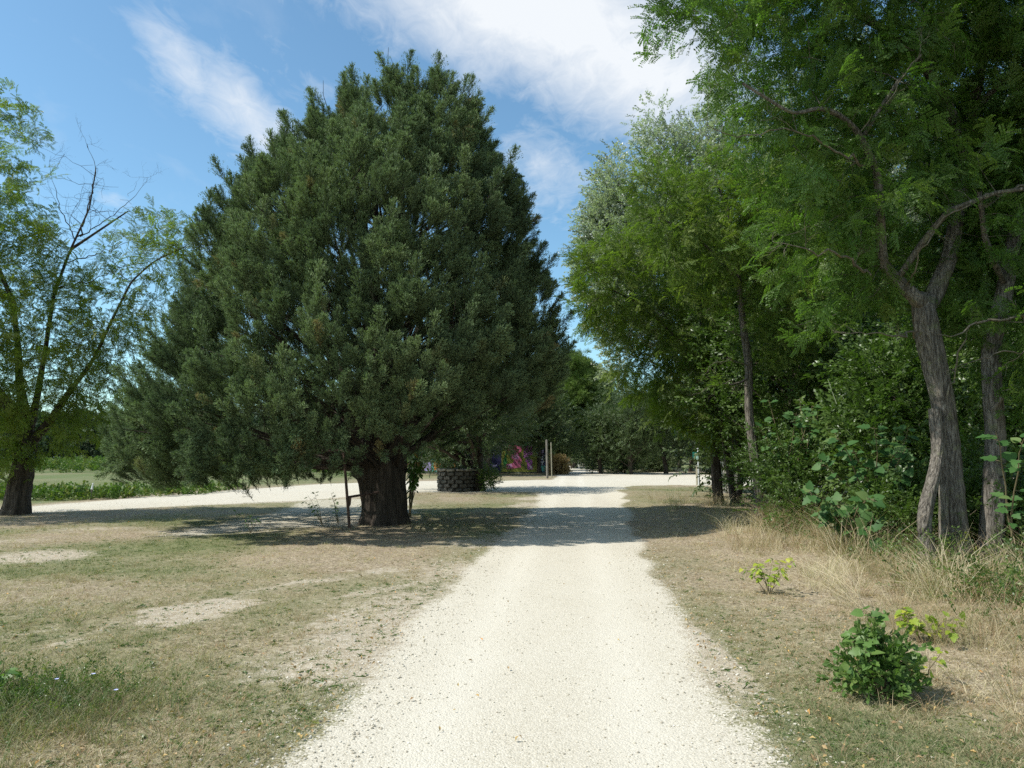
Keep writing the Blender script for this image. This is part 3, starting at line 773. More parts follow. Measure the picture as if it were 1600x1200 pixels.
# ------------------------------------------------------------------ left locust
g1 = np.random.default_rng(11)
tree('locust_tree', 'airy locust with a thick dark trunk and a dead leafless top at the left edge', 'tree',
     [pl(20.3, (24, 806, .42), (27, 790, .36), (33, 740, .31), (42, 700, .28), (40, 650, .15), (30, 600, .11), (28, 540, .085), (20, 470, .06), (-20, 380, .06), (-60, 280, .04)),
      pl(20.3, (42, 700, .17), (80, 655, .11), (110, 610, .075), (145, 565, .05), (175, 500, .036, 20), (205, 440, .028, 20), (240, 408, .022, 20), (290, 385, .018, 20)),
      pl(20.3, (42, 690, .15), (58, 620, .09, 20.8), (72, 540, .065, 21), (84, 460, .05, 21), (108, 395, .036, 21), (140, 325, .022, 21), (150, 262, .015, 21)),
      pl(20.3, (110, 390, .05, 21), (140, 370, .035, 21), (200, 330, .02, 21)),
      pl(20.3, (45, 660, .2), (0, 620, .16, 19), (-80, 520, .12, 18), (-150, 420, .08, 18))],
     [E(100, 580, 20, 1.9), E(30, 590, 19.5, 1.9), E(180, 540, 20, 1.3), E(245, 385, 20, 1.2), E(200, 470, 20.5, 1.3), E(285, 370, 20, .7), E(20, 260, 20, 1.3), E(15, 170, 20, .8), E(-80, 380, 19, 2.8), E(100, 640, 20, 1.3), E(200, 600, 20, .9), E(60, 520, 19.6, 1.6), E(150, 320, 21, 1.5),
      E(195, 330, 21, 1.0), E(60, 440, 20.5, 1.4), E(-60, 620, 19, 2.5), E(150, 650, 20, 1.0), E(40, 340, 20, 1.3)],
     1250, g1, B_dark, LOCM, (.7, 1.25), 4, bare=[(PD(165, 300, 21), 1.95), (PD(215, 310, 21), 1.3)], tint=(.1, .95), drop=.1, rmax=.012, kill=.34, jit=.18)

# ------------------------------------------------------------------ locusts on the right
g2 = np.random.default_rng(12)
yel = lambda p: .25 * sm(7.5, 5, p[:, 2]) * 0
tree('locust_tree', 'tall near locust with a twin ridged grey trunk and limbs arching overhead', 'tree',
     [pl(10.3, (1499, 915, .33), (1496, 885, .22), (1493, 850, .18), (1488, 780, .165), (1482, 700, .16), (1474, 630, .16), (1462, 580, .17), (1448, 510, .165), (1440, 470, .15)),
      pl(10.2, (1476, 900, .075, 10.15), (1474, 820, .065, 10.15), (1474, 740, .065, 10.15), (1468, 660, .07, 10.2)),
      pl(10.0, (1454, 890, .15, 9.9), (1450, 870, .11, 9.9), (1443, 830, .10, 9.9), (1447, 785, .10, 9.95), (1461, 745, .09, 10.0), (1466, 700, .085, 10.1), (1460, 640, .09, 10.2)),
      pl(10.2, (1440, 475, .12), (1410, 445, .09), (1378, 415, .075), (1376, 340, .062, 9.8), (1372, 270, .055, 9.6), (1340, 200, .042, 9.4), (1290, 165, .03, 9.2), (1240, 180, .02, 9), (1160, 130, .018, 8.8)),
      pl(10.4, (1450, 480, .13), (1485, 400, .11), (1500, 300, .10, 10.6), (1512, 210, .09, 10.8), (1530, 120, .08, 11), (1560, 0, .07, 11), (1580, -120, .05, 11)),
      pl(10.6, (1508, 240, .08), (1480, 160, .075), (1440, 95, .07, 10.3), (1395, 55, .06, 10.2), (1335, 20, .045, 10), (1260, -20, .03, 9.6)),
      pl(10.6, (1512, 190, .06, 10.8), (1550, 140, .05, 10.6), (1600, 100, .035, 10.4)),
      pl(10.2, (1400, 440, .05), (1440, 380, .045, 9.9), (1480, 330, .04, 9.6), (1560, 300, .03, 9.3), (1640, 290, .02, 9)),
      pl(9.4, (1350, 210, .035, 9.5), (1400, 130, .022, 9.3), (1440, 85, .012, 9.1))],
     [E(1330, 200, 10.4, 1.7), E(1215, 120, 9.8, .9), E(1130, 20, 8.8, .7), E(1250, 60, 9.9, 1.4), E(1400, 60, 10.8, 1.7), E(1520, 120, 11.6, 2.0), E(1560, 330, 11.2, 1.6), E(1290, 330, 10.2, 1.3), E(1400, 340, 11, 1.3),
      E(1400, -150, 10, 2.6), E(1210, -130, 9.3, 1.6), E(1600, -80, 10.5, 1.6), E(1640, 200, 10.4, 1.3), E(1060, -20, 8.3, .8), E(1480, 430, 11.3, 1.1), E(1280, 430, 10.5, 1.0)],
     2300, g2, B_loc, LOC, (.6, 1.05), 4, tint=(.05, .85), D=.2, kill=.33, infl=2.2, rmax=.011, group='locust trees on the right of the path', drop=.1, jit=.17)
tree('locust_tree', 'single-stemmed grey locust right beside the twin-trunked one at the right edge', 'tree',
     [pl(10.2, (1543, 912, .27), (1545, 885, .185), (1548, 850, .155), (1553, 760, .15), (1556, 680, .14), (1548, 610, .135), (1548, 540, .125), (1565, 480, .115), (1578, 400, .10), (1598, 320, .085), (1630, 200, .06), (1660, 60, .04)),
      pl(10.1, (1556, 500, .06), (1590, 497, .04, 9.7), (1660, 470, .03, 9.2)),
      pl(10.1, (1552, 640, .04), (1575, 610, .03, 10), (1582, 600, .012, 10)),
      pl(10.2, (1572, 450, .05), (1540, 380, .04, 9.8), (1530, 300, .03, 9.6))],
     [E(1620, 350, 10.8, 1.5), E(1690, 230, 10.8, 1.7), E(1580, 470, 11, .8), E(1640, 60, 10, 1.5), E(1700, 480, 9.5, 1.6)],
     900, g2, B_loc, LOC, (.6, 1.05), 4, tint=(.05, .8), D=.2, kill=.34, group='locust trees on the right of the path', rmax=.011)
tree('locust_tree', 'slender leaning locust with yellowing foliage standing alone in tall dry grass right of the path', 'tree',
     [pl(17, (1186, 828, .14), (1186, 800, .12), (1184, 755, .11), (1176, 700, .105), (1170, 640, .10), (1170, 570, .09), (1160, 500, .08), (1152, 420, .065), (1140, 340, .05), (1120, 280, .03)),
      pl(17, (1170, 590, .035), (1150, 602, .02, 16.6), (1122, 598, .008, 16.4)),
      pl(17, (1158, 480, .04), (1210, 400, .035), (1250, 330, .025)),
      pl(17, (1155, 440, .04), (1090, 370, .03, 16.5), (1030, 340, .02, 16))],
     [E(1140, 320, 17, 1.5), E(1050, 325, 16.3, 1.1), E(1250, 310, 17, 1.7), E(1010, 300, 16, .5), E(1180, 400, 16.6, 1.1), E(1100, 400, 16.2, 1.1), E(1280, 420, 16.5, 1.3), E(1230, 500, 16.5, .9)],
     950, g2, B_loc, LOCL, (.8, 1.3), 4, tint=(.1, .85), kill=.34, group='locust trees on the right of the path', rmax=.011)
tree('locust_tree', 'dark-trunked locust, thickest of the group of three beside the signpost, with low drooping foliage', 'tree',
     [pl(23, (1126, 796, .21), (1122, 780, .18), (1118, 720, .165), (1114, 650, .15), (1108, 570, .13), (1098, 500, .10), (1090, 430, .07), (1075, 380, .04)),
      pl(23, (1112, 600, .07), (1060, 530, .05, 22), (1010, 480, .035, 21.5), (950, 450, .02, 21))],
     [E(1000, 450, 21.5, 1.7), E(940, 420, 21, 1.1), E(910, 470, 21, .55), E(960, 500, 21.5, 1.1), E(1070, 520, 22, 1.8), E(1050, 610, 22, 1.3), E(1000, 590, 22, 1.0), E(1090, 400, 22.5, 1.6), E(985, 380, 21.5, 1.1), E(930, 500, 21, .7), E(1100, 650, 22, 1.0)],
     950, g2, B_dark, LOCM, (.9, 1.5), 3, tint=(.0, .6), kill=.38, group='locust trees on the right of the path', rmax=.011)
tree('locust_tree', 'thin dark locust stem curving up just right of the thickest trunk of the three', 'tree',
     [pl(23.4, (1148, 794, .13), (1142, 750, .11), (1134, 700, .10), (1124, 640, .08), (1125, 560, .06), (1140, 460, .05))],
     [E(1150, 450, 23.5, 1.7), E(1190, 520, 23.5, 1.5), E(1120, 560, 23.2, 1.2)],
     420, g2, B_dark, LOC, (.85, 1.4), 3, tint=(.0, .6), kill=.4, group='locust trees on the right of the path')
tree('locust_tree', 'thin forked locust stem, rightmost of the dark group of three', 'tree',
     [pl(23.8, (1152, 794, .10), (1157, 750, .09), (1154, 700, .08), (1150, 640, .07), (1165, 540, .05)),
      pl(23.8, (1157, 752, .05), (1147, 710, .04), (1143, 660, .03))],
     [E(1180, 560, 24, 1.5), E(1160, 640, 23.8, 1.1), E(1230, 480, 24, 1.6)],
     380, g2, B_dark, LOC, (.85, 1.4), 3, tint=(.0, .6), kill=.4, group='locust trees on the right of the path')

def twigs(out, p, d, L_, r, depth, rng):
    n = 5; q = [np.array(p, float)]; dd = unit(np.array(d, float))
    for i in range(n):
        dd = unit(dd + rng.normal(size=3) * .22 + np.array([0, 0, .04])); q.append(q[-1] + dd * L_ / n)
    q = np.array(q); out.append((q, np.linspace(r, r * .45, n + 1)))
    if depth > 0:
        for k in range(rng.integers(3, 5)):
            i = rng.integers(1, n + 1); nd_ = unit(dd + unit(rng.normal(size=3)) * .95); twigs(out, q[i], nd_, L_ * rng.uniform(.45, .75), r * .55, depth - 1, rng)
def dead_limbs(parent, lines, mat, rng, L_, depth=2, step=2):
    out = []
    for ln in lines:
        a = resample(np.array(ln, float), .12); a[:, 3] *= .62; a[1:-1, :3] += rng.normal(size=(len(a) - 2, 3)) * .028; out.append((a[:, :3], a[:, 3]))
        twigs(out, a[-1, :3], a[-1, :3] - a[-3, :3], L_, a[-1, 3] * .9, depth, rng)
        for i in range(3, len(a) - 1, step * 3): twigs(out, a[i, :3], unit(a[i, :3] - a[i - 1, :3]) + unit(rng.normal(size=3)) * .9, L_ * rng.uniform(.6, 1.1), a[i, 3] * .5, depth, rng)
    tubes(out, mat, 'dead_branch', parent)
gd = np.random.default_rng(77)
TR = {o['label'][:18]: o for o in sc.objects if o.get('category') == 'tree'}
dead_limbs(TR['tall near locust w'], [pl(9, (1372, 268, .03, 9.5), (1300, 225, .024, 9.0), (1225, 200, .016, 8.8), (1150, 215, .012, 8.7), (1105, 196, .007, 8.6)), pl(9, (1360, 430, .035, 10), (1310, 395, .026, 9.4), (1245, 385, .014, 9.1)),
    pl(9, (1345, 205, .018, 9.2), (1395, 150, .016, 9.0), (1435, 90, .010, 8.9)), pl(9, (1440, 520, .03, 10.1), (1400, 520, .02, 9.6), (1345, 519, .009, 9.3)), pl(9, (1600, 290, .03, 9.5), (1530, 310, .022, 9.4), (1480, 340, .018, 9.4), (1445, 380, .016, 9.5), (1425, 430, .02, 9.9)),
    pl(9, (1480, 620, .02, 10.1), (1497, 560, .02, 10.1), (1510, 520, .018, 10))], B_dead, gd, .35, 2, 3)
dead_limbs(TR['single-stemmed gre'], [pl(9, (1630, 495, .035, 9.6), (1560, 500, .028, 9.4), (1510, 506, .02, 9.2), (1490, 525, .012, 9.1)), pl(9, (1630, 548, .018, 9.4), (1560, 552, .015, 9.2), (1520, 565, .009, 9.1))], B_dead, gd, .3, 1, 4)
dead_limbs(TR['slender leaning lo'], [pl(17, (1170, 572, .025, 17), (1140, 560, .018, 16.6), (1112, 570, .008, 16.3)), pl(17, (1171, 606, .022, 17), (1145, 597, .016, 16.6), (1122, 599, .008, 16.4)), pl(17, (1168, 540, .02, 17), (1150, 520, .015, 16.7), (1120, 505, .008, 16.4))], B_dead, gd, .5, 2, 3)
dead_limbs(TR['airy locust with a'], [pl(21, (112, 388, .045), (135, 335, .03), (150, 270, .016)), pl(21, (125, 370, .03), (165, 345, .02), (205, 312, .012)), pl(21, (100, 410, .03), (150, 400, .02), (205, 375, .01)), pl(21, (118, 375, .03), (95, 330, .02), (85, 290, .01)), pl(20.5, (90, 450, .035), (140, 440, .022), (200, 415, .010))], B_dark, gd, .9, 3, 2)

# ------------------------------------------------------------------ silver poplars behind
g3 = np.random.default_rng(13)
tall = lambda t: (.55 + .75 * math.sin(math.pi * min(1, t * .95 + .12)))
for px, top, d, r, lab in ((958, 235, 31, 1.4, 'shortest silver poplar, first of the row behind the locusts'), (1045, 140, 32, 2.2, 'silver poplar with a round shining top, second of the row from the open sky'),
                           (1130, 95, 36, 2.3, 'silver poplar third in the row, showing above the yellowing locust'), (1225, 110, 35, 2.2, 'silver poplar fourth in the row, seen through the locust limbs'),
                           (1330, 60, 36, 2.4, 'silver poplar fifth in the row, behind the big arching limb'), (1440, 80, 35, 2.4, 'silver poplar sixth in the row, behind the twin-trunked locust'),
                           (1560, 40, 36, 2.5, 'silver poplar last of the row at the right edge')):
    q = PD(px, top, d)
    tx = max(q[0], PD(1135, 700, d)[0])
    clump_tree('poplar_tree', lab, 'tree', (tx, d), q[2], r, .24, 5.0, g3, B_pop, POP, 120, 40, (.7, 1.3), 'silver poplars behind the locusts', .33, (.0, .9), tall, lean=(q[0] - tx, 0))

# ------------------------------------------------------------------ thicket at the right
g4 = np.random.default_rng(14)
for x, d, H, r, lab in ((8.0, 19.5, 6.4, 2.5, 'dense dark green young tree behind the slender locust'), (10.8, 20, 7.5, 3.0, 'dense dark green tree at the back of the thicket, between slender and twin-trunked locusts'),
                        (13.8, 19, 8.0, 3.2, 'dense dark tree behind the twin-trunked locust'), (9.2, 15.6, 4.8, 2.1, 'bushy green tree in the middle of the thicket'),
                        (12.6, 14.5, 5.5, 2.4, 'bushy dark tree filling the gap at the right edge'), (9.6, 26, 9.5, 3.2, 'tall green tree behind the three dark locust stems'), (14.5, 27, 11, 3.8, 'tallest dark tree at the back of the thicket'),
                        (19, 24, 11, 3.8, 'tall dark tree far back at the right edge'), (7.4, 13.6, 3.4, 1.4, 'leafy shrub behind the tall grass right of the slender locust')):
    clump_tree('thicket_tree', lab, 'tree', (x, d), H, r, .10, .5, g4, B_dark, BRD if d < 20.5 else OAK, int(26 * r * H / 8) + 30, 30, (.8, 1.5) if d < 20.5 else (1.0, 1.6), 'trees of the thicket right of the path', .34, (.0, .85))
for px, d, H, r, lab in ((1215, 19.5, 2.6, 1.0, 'small bright-leaved shrub right behind the slender locust trunk'), (1250, 14.6, 2.0, .9, 'dark shrub in shade at the edge of the tall grass'), (1420, 11.4, 1.1, .8, 'low shrub left of the curved small trunk'),
                         (1590, 10.8, 1.9, 1.0, 'dark shrub behind the rightmost trunk'), (1520, 11.2, .8, .6, 'low shrub between the two grey trunks')):
    q = PD(px, 700, d)
    clump_tree('shrub', lab, 'shrub', (q[0], d), H, r, .03, .05, g4, B_dark, BRD, 34, 24, (.5, 1.0), 'shrubs at the foot of the thicket', .36, (.0, .9), stems=3)

# ------------------------------------------------------------------ crossing: well, its tree, wall, posts, far trees
g5 = np.random.default_rng(15)
wx, wy = PD(713, 750, 33.5)[0], 33.6
clump_tree('elm_tree', 'dark shaded broadleaf tree standing against the old stone well', 'tree', (PD(746, 750, 33.8)[0], 33.8), 7.4, 3.6, .36, 1.3, g5, B_dark, OAK, 120, 34, (.6, 1.0), None, .30, (.0, .7), lean=(-1.2, 0))
for px, d, H, r, th, lab in ((690, 62, 8, 4.0, .8, 'green tree over the left end of the painted wall'), (795, 68, 9.5, 4.2, 1.8, 'dark green tree rising behind the painted wall'),
                          (842, 66, 7.5, 2.6, 1.9, 'light green tree hanging over the right end of the painted wall'), (866, 80, 6.0, 2.2, 1.0, 'green tree left of the far path, beyond the pale posts'), (762, 60, 8.2, 3.6, 2.4, 'dark tree standing in front of the left part of the painted wall')):
    clump_tree('broadleaf_tree', lab, 'tree', (PD(px, 700, d)[0], d), H, r, .2, th, g5, B_dark, OAK, 70, 30, (.9, 1.5), 'trees around the painted wall', .32, (.2, 1.0))
dome = lambda t: 1.12 * min(1, .55 + 1.1 * t)
clump_tree('stone_pine', 'round-topped green umbrella pine left of the far path', 'tree', (PD(897, 700, 95)[0], 95), 14.6, 5.0, .45, 2.6, g5, B_dark, PIN, 130, 40, (1.4, 2.4), None, .22, (.2, 1.), dome)
far_trees = [(938, 66, 6.2, 2.2, .9, 'low grey-green tree at the mouth of the far path'), (984, 64, 7.0, 2.7, 1.5, 'grey-green oak with a pale trunk at the back of the gravel crossing'),
             (966, 88, 13.2, 3.6, 2.5, 'tall green tree right of the umbrella pine, highest at the far end of the path'), (1005, 78, 10.6, 3.0, 1.8, 'taller dark tree just behind the grey-green oak'), (1040, 66, 8.5, 2.8, 2.0, 'dark tree with a thick trunk at the back edge of the gravel crossing'), (1035, 84, 10.5, 3.4, 2.2, 'dark tree far behind the gravel crossing'),
             (1078, 74, 9, 3.2, 2.2, 'shaded tree behind the small signpost'), (1110, 68, 9, 3.2, 2.1, 'shaded tree seen between signpost and dark trunks'), (1060, 92, 11, 4, 2.2, 'farthest dark tree behind the crossing'),
             (1150, 60, 9, 3.5, 1.5, 'shaded tree seen just right of the dark trunks')]
for px, d, H, r, th, lab in far_trees:
    th = th * .55
    clump_tree('oak_tree', lab, 'tree', (PD(px, 700, d)[0], d), H, r, .2, th, g5, B_dark, OAK, 62, 28, (.8, 1.4), 'oaks behind the gravel crossing', .30, (.0, .9))
for px, d, H, r, lab in ((918, 88, 3.6, 1.9, 'bright green bush lit by the sun on the right of the far path'), (872, 63, 1.3, .65, 'dry brown bush at the foot of the painted wall end'), (900, 190, 9, 4, 'small bluish green trees closing off the far path'), (968, 70, 2.6, 1.7, 'dark low bush under the grey-green oak'), (1022, 74, 2.2, 2.0, 'low dark scrub between the oak trunks'), (1128, 66, 2.6, 2.0, 'low scrub right of the signpost, far back')):
    clump_tree('bush', lab, 'shrub', (PD(px, 700, d)[0], d), H, r, .06, .05, g5, B_dark, DRY if 'dry' in lab else (OAK if d < 150 else FARS), 40, 26, (.8, 1.3), 'bushes along the far path', .34, (.5, 1.), stems=2)
clump_tree('bush', 'small round bush of pale leaves at the foot of the elm by the well', 'shrub', (PD(765, 750, 33.2)[0], 33.2), 1.0, .45, .02, .05, g5, B_dark, BRD, 20, 16, (.4, .8), None, .36, (.6, 1.), stems=3)

# well: courses of rough stones
M_st = plain('rough_stone', (.085, .08, .068), .9, 0, .4, 5, .8); M_cap = plain('coping_stone', (.22, .205, .175), .85, 0, .25, 6, .6)
def stone_mesh(seed, a, b, c, mat):
    g = np.random.default_rng(seed); bm = bmesh.new(); bmesh.ops.create_cube(bm, size=1)
    bmesh.ops.bevel(bm, geom=bm.edges[:], offset=.14, segments=1, affect='EDGES')
    for v in bm.verts: v.co = Vector((v.co.x * a, v.co.y * b, v.co.z * c)) + Vector(g.normal(size=3)) * .012
    me = bpy.data.meshes.new('stone'); bm.to_mesh(me); bm.free(); me.materials.append(mat); return me
well = empty('stone_well', (wx, wy, hz(wx, wy)), 'low round well of rough stones under the elm beside the gravel road', 'well')
sts = [stone_mesh(i, .34, .24, .17, M_st) for i in range(4)]; cps = [stone_mesh(9 + i, .42, .34, .10, M_cap) for i in range(2)]
for lv in range(6):
    n = 14 if lv < 5 else 12
    for k in range(n):
        a = (k + .5 * (lv % 2)) * 2 * math.pi / n; me = (cps[k % 2] if lv == 5 else sts[random.randrange(4)])
        o = bpy.data.objects.new('stone' if lv < 5 else 'coping_stone', me); C.objects.link(o); o.parent = well; rr = .78 + random.uniform(-.03, .03)
        o.location = (math.cos(a) * rr, math.sin(a) * rr, .09 + lv * .18 if lv < 5 else .99); o.rotation_euler = (random.uniform(-.12, .12), random.uniform(-.1, .1), a + math.pi / 2 + random.uniform(-.12, .12)); o.scale = (random.uniform(.75, 1.12), random.uniform(.8, 1.2), random.uniform(.8, 1.08))

for k_ in (0,):
    ka = np.arange(28) * 2 * math.pi / 28; vv = [(wx + r_ * math.cos(t_), wy + r_ * math.sin(t_), z_) for r_, z_ in ((.80, -.1), (.80, .93), (.66, .93), (.66, .15)) for t_ in ka]
    ff = [(i * 28 + j, i * 28 + (j + 1) % 28, (i + 1) * 28 + (j + 1) % 28, (i + 1) * 28 + j) for i in range(3) for j in range(28)] + [tuple(3 * 28 + j for j in range(28))]
    obj('mortar_core', mesh('mortar_core', vv, ff, plain('dark_mortar', (.06, .055, .045), .95, 0, .3, 6, .5)), well)

# painted wall, flat print on it as thin layers of paint
WD = 66.0
def wpt(px, py, off=0.): q = PD(px, py, WD - off); return q
def solid(name, poly, d0, d1, mat, parent, label=None):
    """a flat shape drawn by its outline (x, z) with real thickness between depths d0 and d1"""
    n = len(poly); v = [(x, d0, z) for x, z in poly] + [(x, d1, z) for x, z in poly]
    f = [tuple(range(n)), tuple(range(2 * n - 1, n - 1, -1))] + [(i, i + n, (i + 1) % n + n, (i + 1) % n) for i in range(n)]
    me = mesh(name, v, f, mat); bm = bmesh.new(); bm.from_mesh(me); bmesh.ops.recalc_face_normals(bm, faces=bm.faces[:]); bm.to_mesh(me); bm.free()
    o = obj(name, me, parent)
    if label: o['label'] = label
    return o
def Wx(px): return (px - 800) / F * WD * 1.005
def Wz(py): return EYE + (712 - py) / F * WD * 1.0
xl, xr, zt = Wx(640), Wx(857), Wz(690)
wall = empty('painted_wall', ((xl + xr) / 2, WD, 0), 'long low wall covered in colourful graffiti behind the well', 'wall')
M_wall = plain('wall_render', (.10, .12, .10), .85, 0, .5, .8, .3)
solid('wall_body', [(xl, -.3), (xr, -.3), (xr, zt), (xl, zt)], WD, WD + .3, M_wall, wall)
solid('coping', [(xl - .06, zt), (xr + .06, zt), (xr + .06, zt + .10), (xl - .06, zt + .10)], WD - .06, WD + .36, M_cap, wall)
def paint(nm, col, var=.35): return plain(nm, col, .6, 0, var, 3, .1)
PK = paint('pink_paint', (.62, .16, .30)); PU = paint('purple_paint', (.46, .14, .48)); YL = paint('yellow_paint', (.24, .26, .05)); GN = paint('green_paint', (.06, .26, .08)); TL = paint('teal_paint', (.12, .42, .36))
NV = paint('navy_paint', (.03, .03, .10)); WH = paint('white_paint', (.75, .74, .78)); OR = paint('orange_paint', (.78, .30, .08)); LL = paint('lilac_paint', (.42, .36, .66)); PL = paint('pale_pink_paint', (.70, .32, .58))
lay = [0]
def art(name, mat, pts, label=None, depth=1):
    return solid(name, [(Wx(a), Wz(b)) for a, b in pts], WD - .006 * depth, WD - .006 * (depth - 1) - .0005, mat, wall, label)
art('painted_panel', YL, [(784, 700), (856, 697), (856, 737), (784, 737)], 'yellow green painted background panel', 1)
art('painted_panel', NV, [(762, 702), (783, 702), (783, 738), (762, 738)], 'navy painted panel', 1)
art('painted_panel', GN, [(786, 722), (789, 712), (794, 697), (800, 694), (816, 694), (832, 696), (831, 700), (792, 701), (791, 714), (793, 722), (788, 732)], 'green painted border', 2)
art('painted_letter', PK, [(795, 696), (815, 695), (815, 704), (810, 710), (813, 714), (815, 718), (814, 730), (792, 733), (791, 725), (801, 724), (803, 719), (797, 714), (802, 707), (803, 703), (794, 704)], 'pink angular painted letter', 3)
art('painted_letter', PU, [(818, 697), (831, 697), (832, 710), (826, 713), (831, 719), (832, 733), (824, 734), (823, 722), (821, 722), (821, 716), (818, 715)], 'purple painted letter', 3)
art('letter_fill', PL, [(800, 713), (808, 709), (811, 714), (811, 717), (804, 718)], None, 4)
art('letter_fill', PL, [(793, 726), (799, 724), (800, 730), (795, 731)], None, 4)
art('letter_fill', WH, [(826, 719), (828, 719), (828, 723), (826, 724)], None, 4)
art('letter_fill', WH, [(827, 728), (830, 727), (831, 732), (828, 732)], None, 4)
art('painted_panel', NV, [(838, 701), (855, 699), (855, 737), (840, 737)], 'dark painted panel at the wall end', 2)
art('painted_shape', TL, [(838, 736), (840, 730), (846, 727), (852, 728), (855, 736)], 'teal painted hill', 3)
art('painted_shape', PK, [(840, 702), (843, 701), (844, 706), (841, 707)], None, 3)
art('painted_shape', LL, [(846, 704), (849, 703), (849, 708), (846, 709)], None, 3)
ring = []
for k in range(14): a = k * 2 * math.pi / 13; ring.append((846.7 + 2.9 * math.cos(a), 719.8 + 3.0 * math.sin(a)))
for k in range(14): a = -k * 2 * math.pi / 13; ring.append((846.7 + 1.7 * math.cos(a), 719.8 + 1.8 * math.sin(a)))
art('painted_symbol', WH, ring, 'white ring symbol with a stem and a hook', 3)
art('symbol_stroke', WH, [(846.2, 722.8), (847.3, 722.8), (847.2, 726.8), (846.3, 726.8)], None, 3)
art('symbol_stroke', WH, [(846.9, 716.8), (847.6, 716.9), (848.2, 709), (847.4, 709)], None, 3)
art('symbol_stroke', WH, [(849.2, 717.6), (851.6, 714.6), (850.6, 711.8), (851.4, 711.6), (852.6, 714.8), (850, 718.2)], None, 3)
art('painted_symbol', LL, [(768, 724), (772, 727), (778, 724), (777, 728), (772, 730), (768, 728)], 'lilac curved mark', 2)
art('painted_panel', LL, [(655, 726), (675, 722), (675, 735), (655, 736)], 'lilac painted panel', 1)
art('painted_panel', TL, [(676, 714), (690, 712), (692, 736), (676, 737)], 'pale teal painted panel', 1)
art('painted_shape', OR, [(679, 721), (686, 720), (694, 726), (697, 731), (690, 733), (680, 735), (679, 728)], 'orange painted flame', 2)
art('painted_shape', OR, [(704, 724), (712, 724), (713, 730), (706, 731)], 'dull orange painted spot', 1)

def cyl(name, a, b, r0, r1, mat, parent, k=10):
    return tubes([(np.array([a, (np.array(a) + np.array(b)) / 2, b], float), np.array([r0, (r0 + r1) / 2, r1]))], mat, name, parent, False) if False else _cyl(name, a, b, r0, r1, mat, parent, k)
def _cyl(name, a, b, r0, r1, mat, parent, k):
    a = np.array(a, float); b = np.array(b, float); d = unit(b - a); u = unit(np.cross(d, [0.3, 1, .1])); w = np.cross(d, u); v = []; f = []
    for i in range(k): t = 2 * math.pi * i / k; v.append(a + r0 * (math.cos(t) * u + math.sin(t) * w))
    for i in range(k): t = 2 * math.pi * i / k; v.append(b + r1 * (math.cos(t) * u + math.sin(t) * w))
    f = [(i, (i + 1) % k, k + (i + 1) % k, k + i) for i in range(k)] + [tuple(range(k - 1, -1, -1)), tuple(range(k, 2 * k))]
    return obj(name, mesh(name, v, f, mat), parent)
def box(name, lo, hi, mat, parent, bev=.006):
    bm = bmesh.new(); bmesh.ops.create_cube(bm, size=1); lo = np.array(lo); hi = np.array(hi)
    for v in bm.verts: v.co = Vector(((lo + hi) / 2 + (hi - lo) * np.array(v.co)))
    bmesh.ops.bevel(bm, geom=bm.edges[:], offset=bev, segments=1, affect='EDGES')
    me = bpy.data.meshes.new(name); bm.to_mesh(me); bm.free(); me.materials.append(mat); return obj(name, me, parent)
M_post = plain('weathered_wood', (.17, .155, .13), .85, 0, .3, 6, .5); M_pale = plain('pale_wood', (.27, .25, .18), .8, 0, .25, 9, .4)
px_ = PD(855, 740, 52)
for (px, d, top, r, lab) in ((855, 52, 688, .085, 'taller grey weathered post at the right end of the painted wall'), (862, 54, 692, .045, 'thin pale post just right of the thicker grey one')):
    q = PD(px, top, d); e = empty('wooden_post', (q[0], d, 0), lab, 'post', 'posts at the end of the painted wall')
    _cyl('shaft', (q[0], d, -.1), (q[0] - .05, d, q[2]), r, r * .85, M_post if r > .07 else M_pale, e, 10); _cyl('cap', (q[0] - .05, d, q[2]), (q[0] - .05, d, q[2] + .05), r * .9, r * .5, M_post, e, 10)
# signpost
sx, sd_ = PD(1090, 740, 41)[0], 41.0
sp = empty('signpost', (sx, sd_, hz(sx, sd_)), 'small wooden waymark post with a green plate and thin white pole in the grass', 'signpost')
M_wm = plain('white_metal', (.72, .74, .74), .4, .2, .08, 5, .05); M_gp = plain('green_plate', (.03, .22, .17), .4, .1, .15, 5, .05); M_gl = plain('pale_green_plate', (.45, .68, .6), .4, .1, .1, 5, .05)
_cyl('wooden_post', (sx - .02, sd_, -.1), (sx - .02, sd_, 1.12), .085, .08, M_pale, sp, 10)
_cyl('steel_pole', (sx + .01, sd_ - .13, -.1), (sx + .01, sd_ - .13, 2.05), .032, .03, M_wm, sp, 8)
_cyl('pole_cap', (sx + .01, sd_ - .13, 2.05), (sx + .01, sd_ - .13, 2.09), .07, .03, M_wm, sp, 8)
box('sign_plate', (sx - .30, sd_ - .19, 1.48), (sx - .03, sd_ - .17, 1.86), M_gp, sp)
box('sign_plate', (sx - .10, sd_ - .215, 1.42), (sx + .0, sd_ - .195, 1.72), M_gl, sp)['label'] = 'pale green plate edge'
_cyl('prop_strip', (sx + .12, sd_ + .05, -.1), (sx + .10, sd_ + .05, 1.1), .03, .025, M_pale, sp, 6)
# white stake behind locust trio
q = PD(1158.5, 735, 38); e = empty('marker_post', (q[0], 38, 0), 'short pale square post behind the rightmost dark stem', 'post'); box('shaft', (q[0] - .07, 37.93, -.1), (q[0] + .07, 38.07, 1.45), M_wm, e); box('cap', (q[0] - .085, 37.915, 1.452), (q[0] + .085, 38.085, 1.5), M_pale, e)
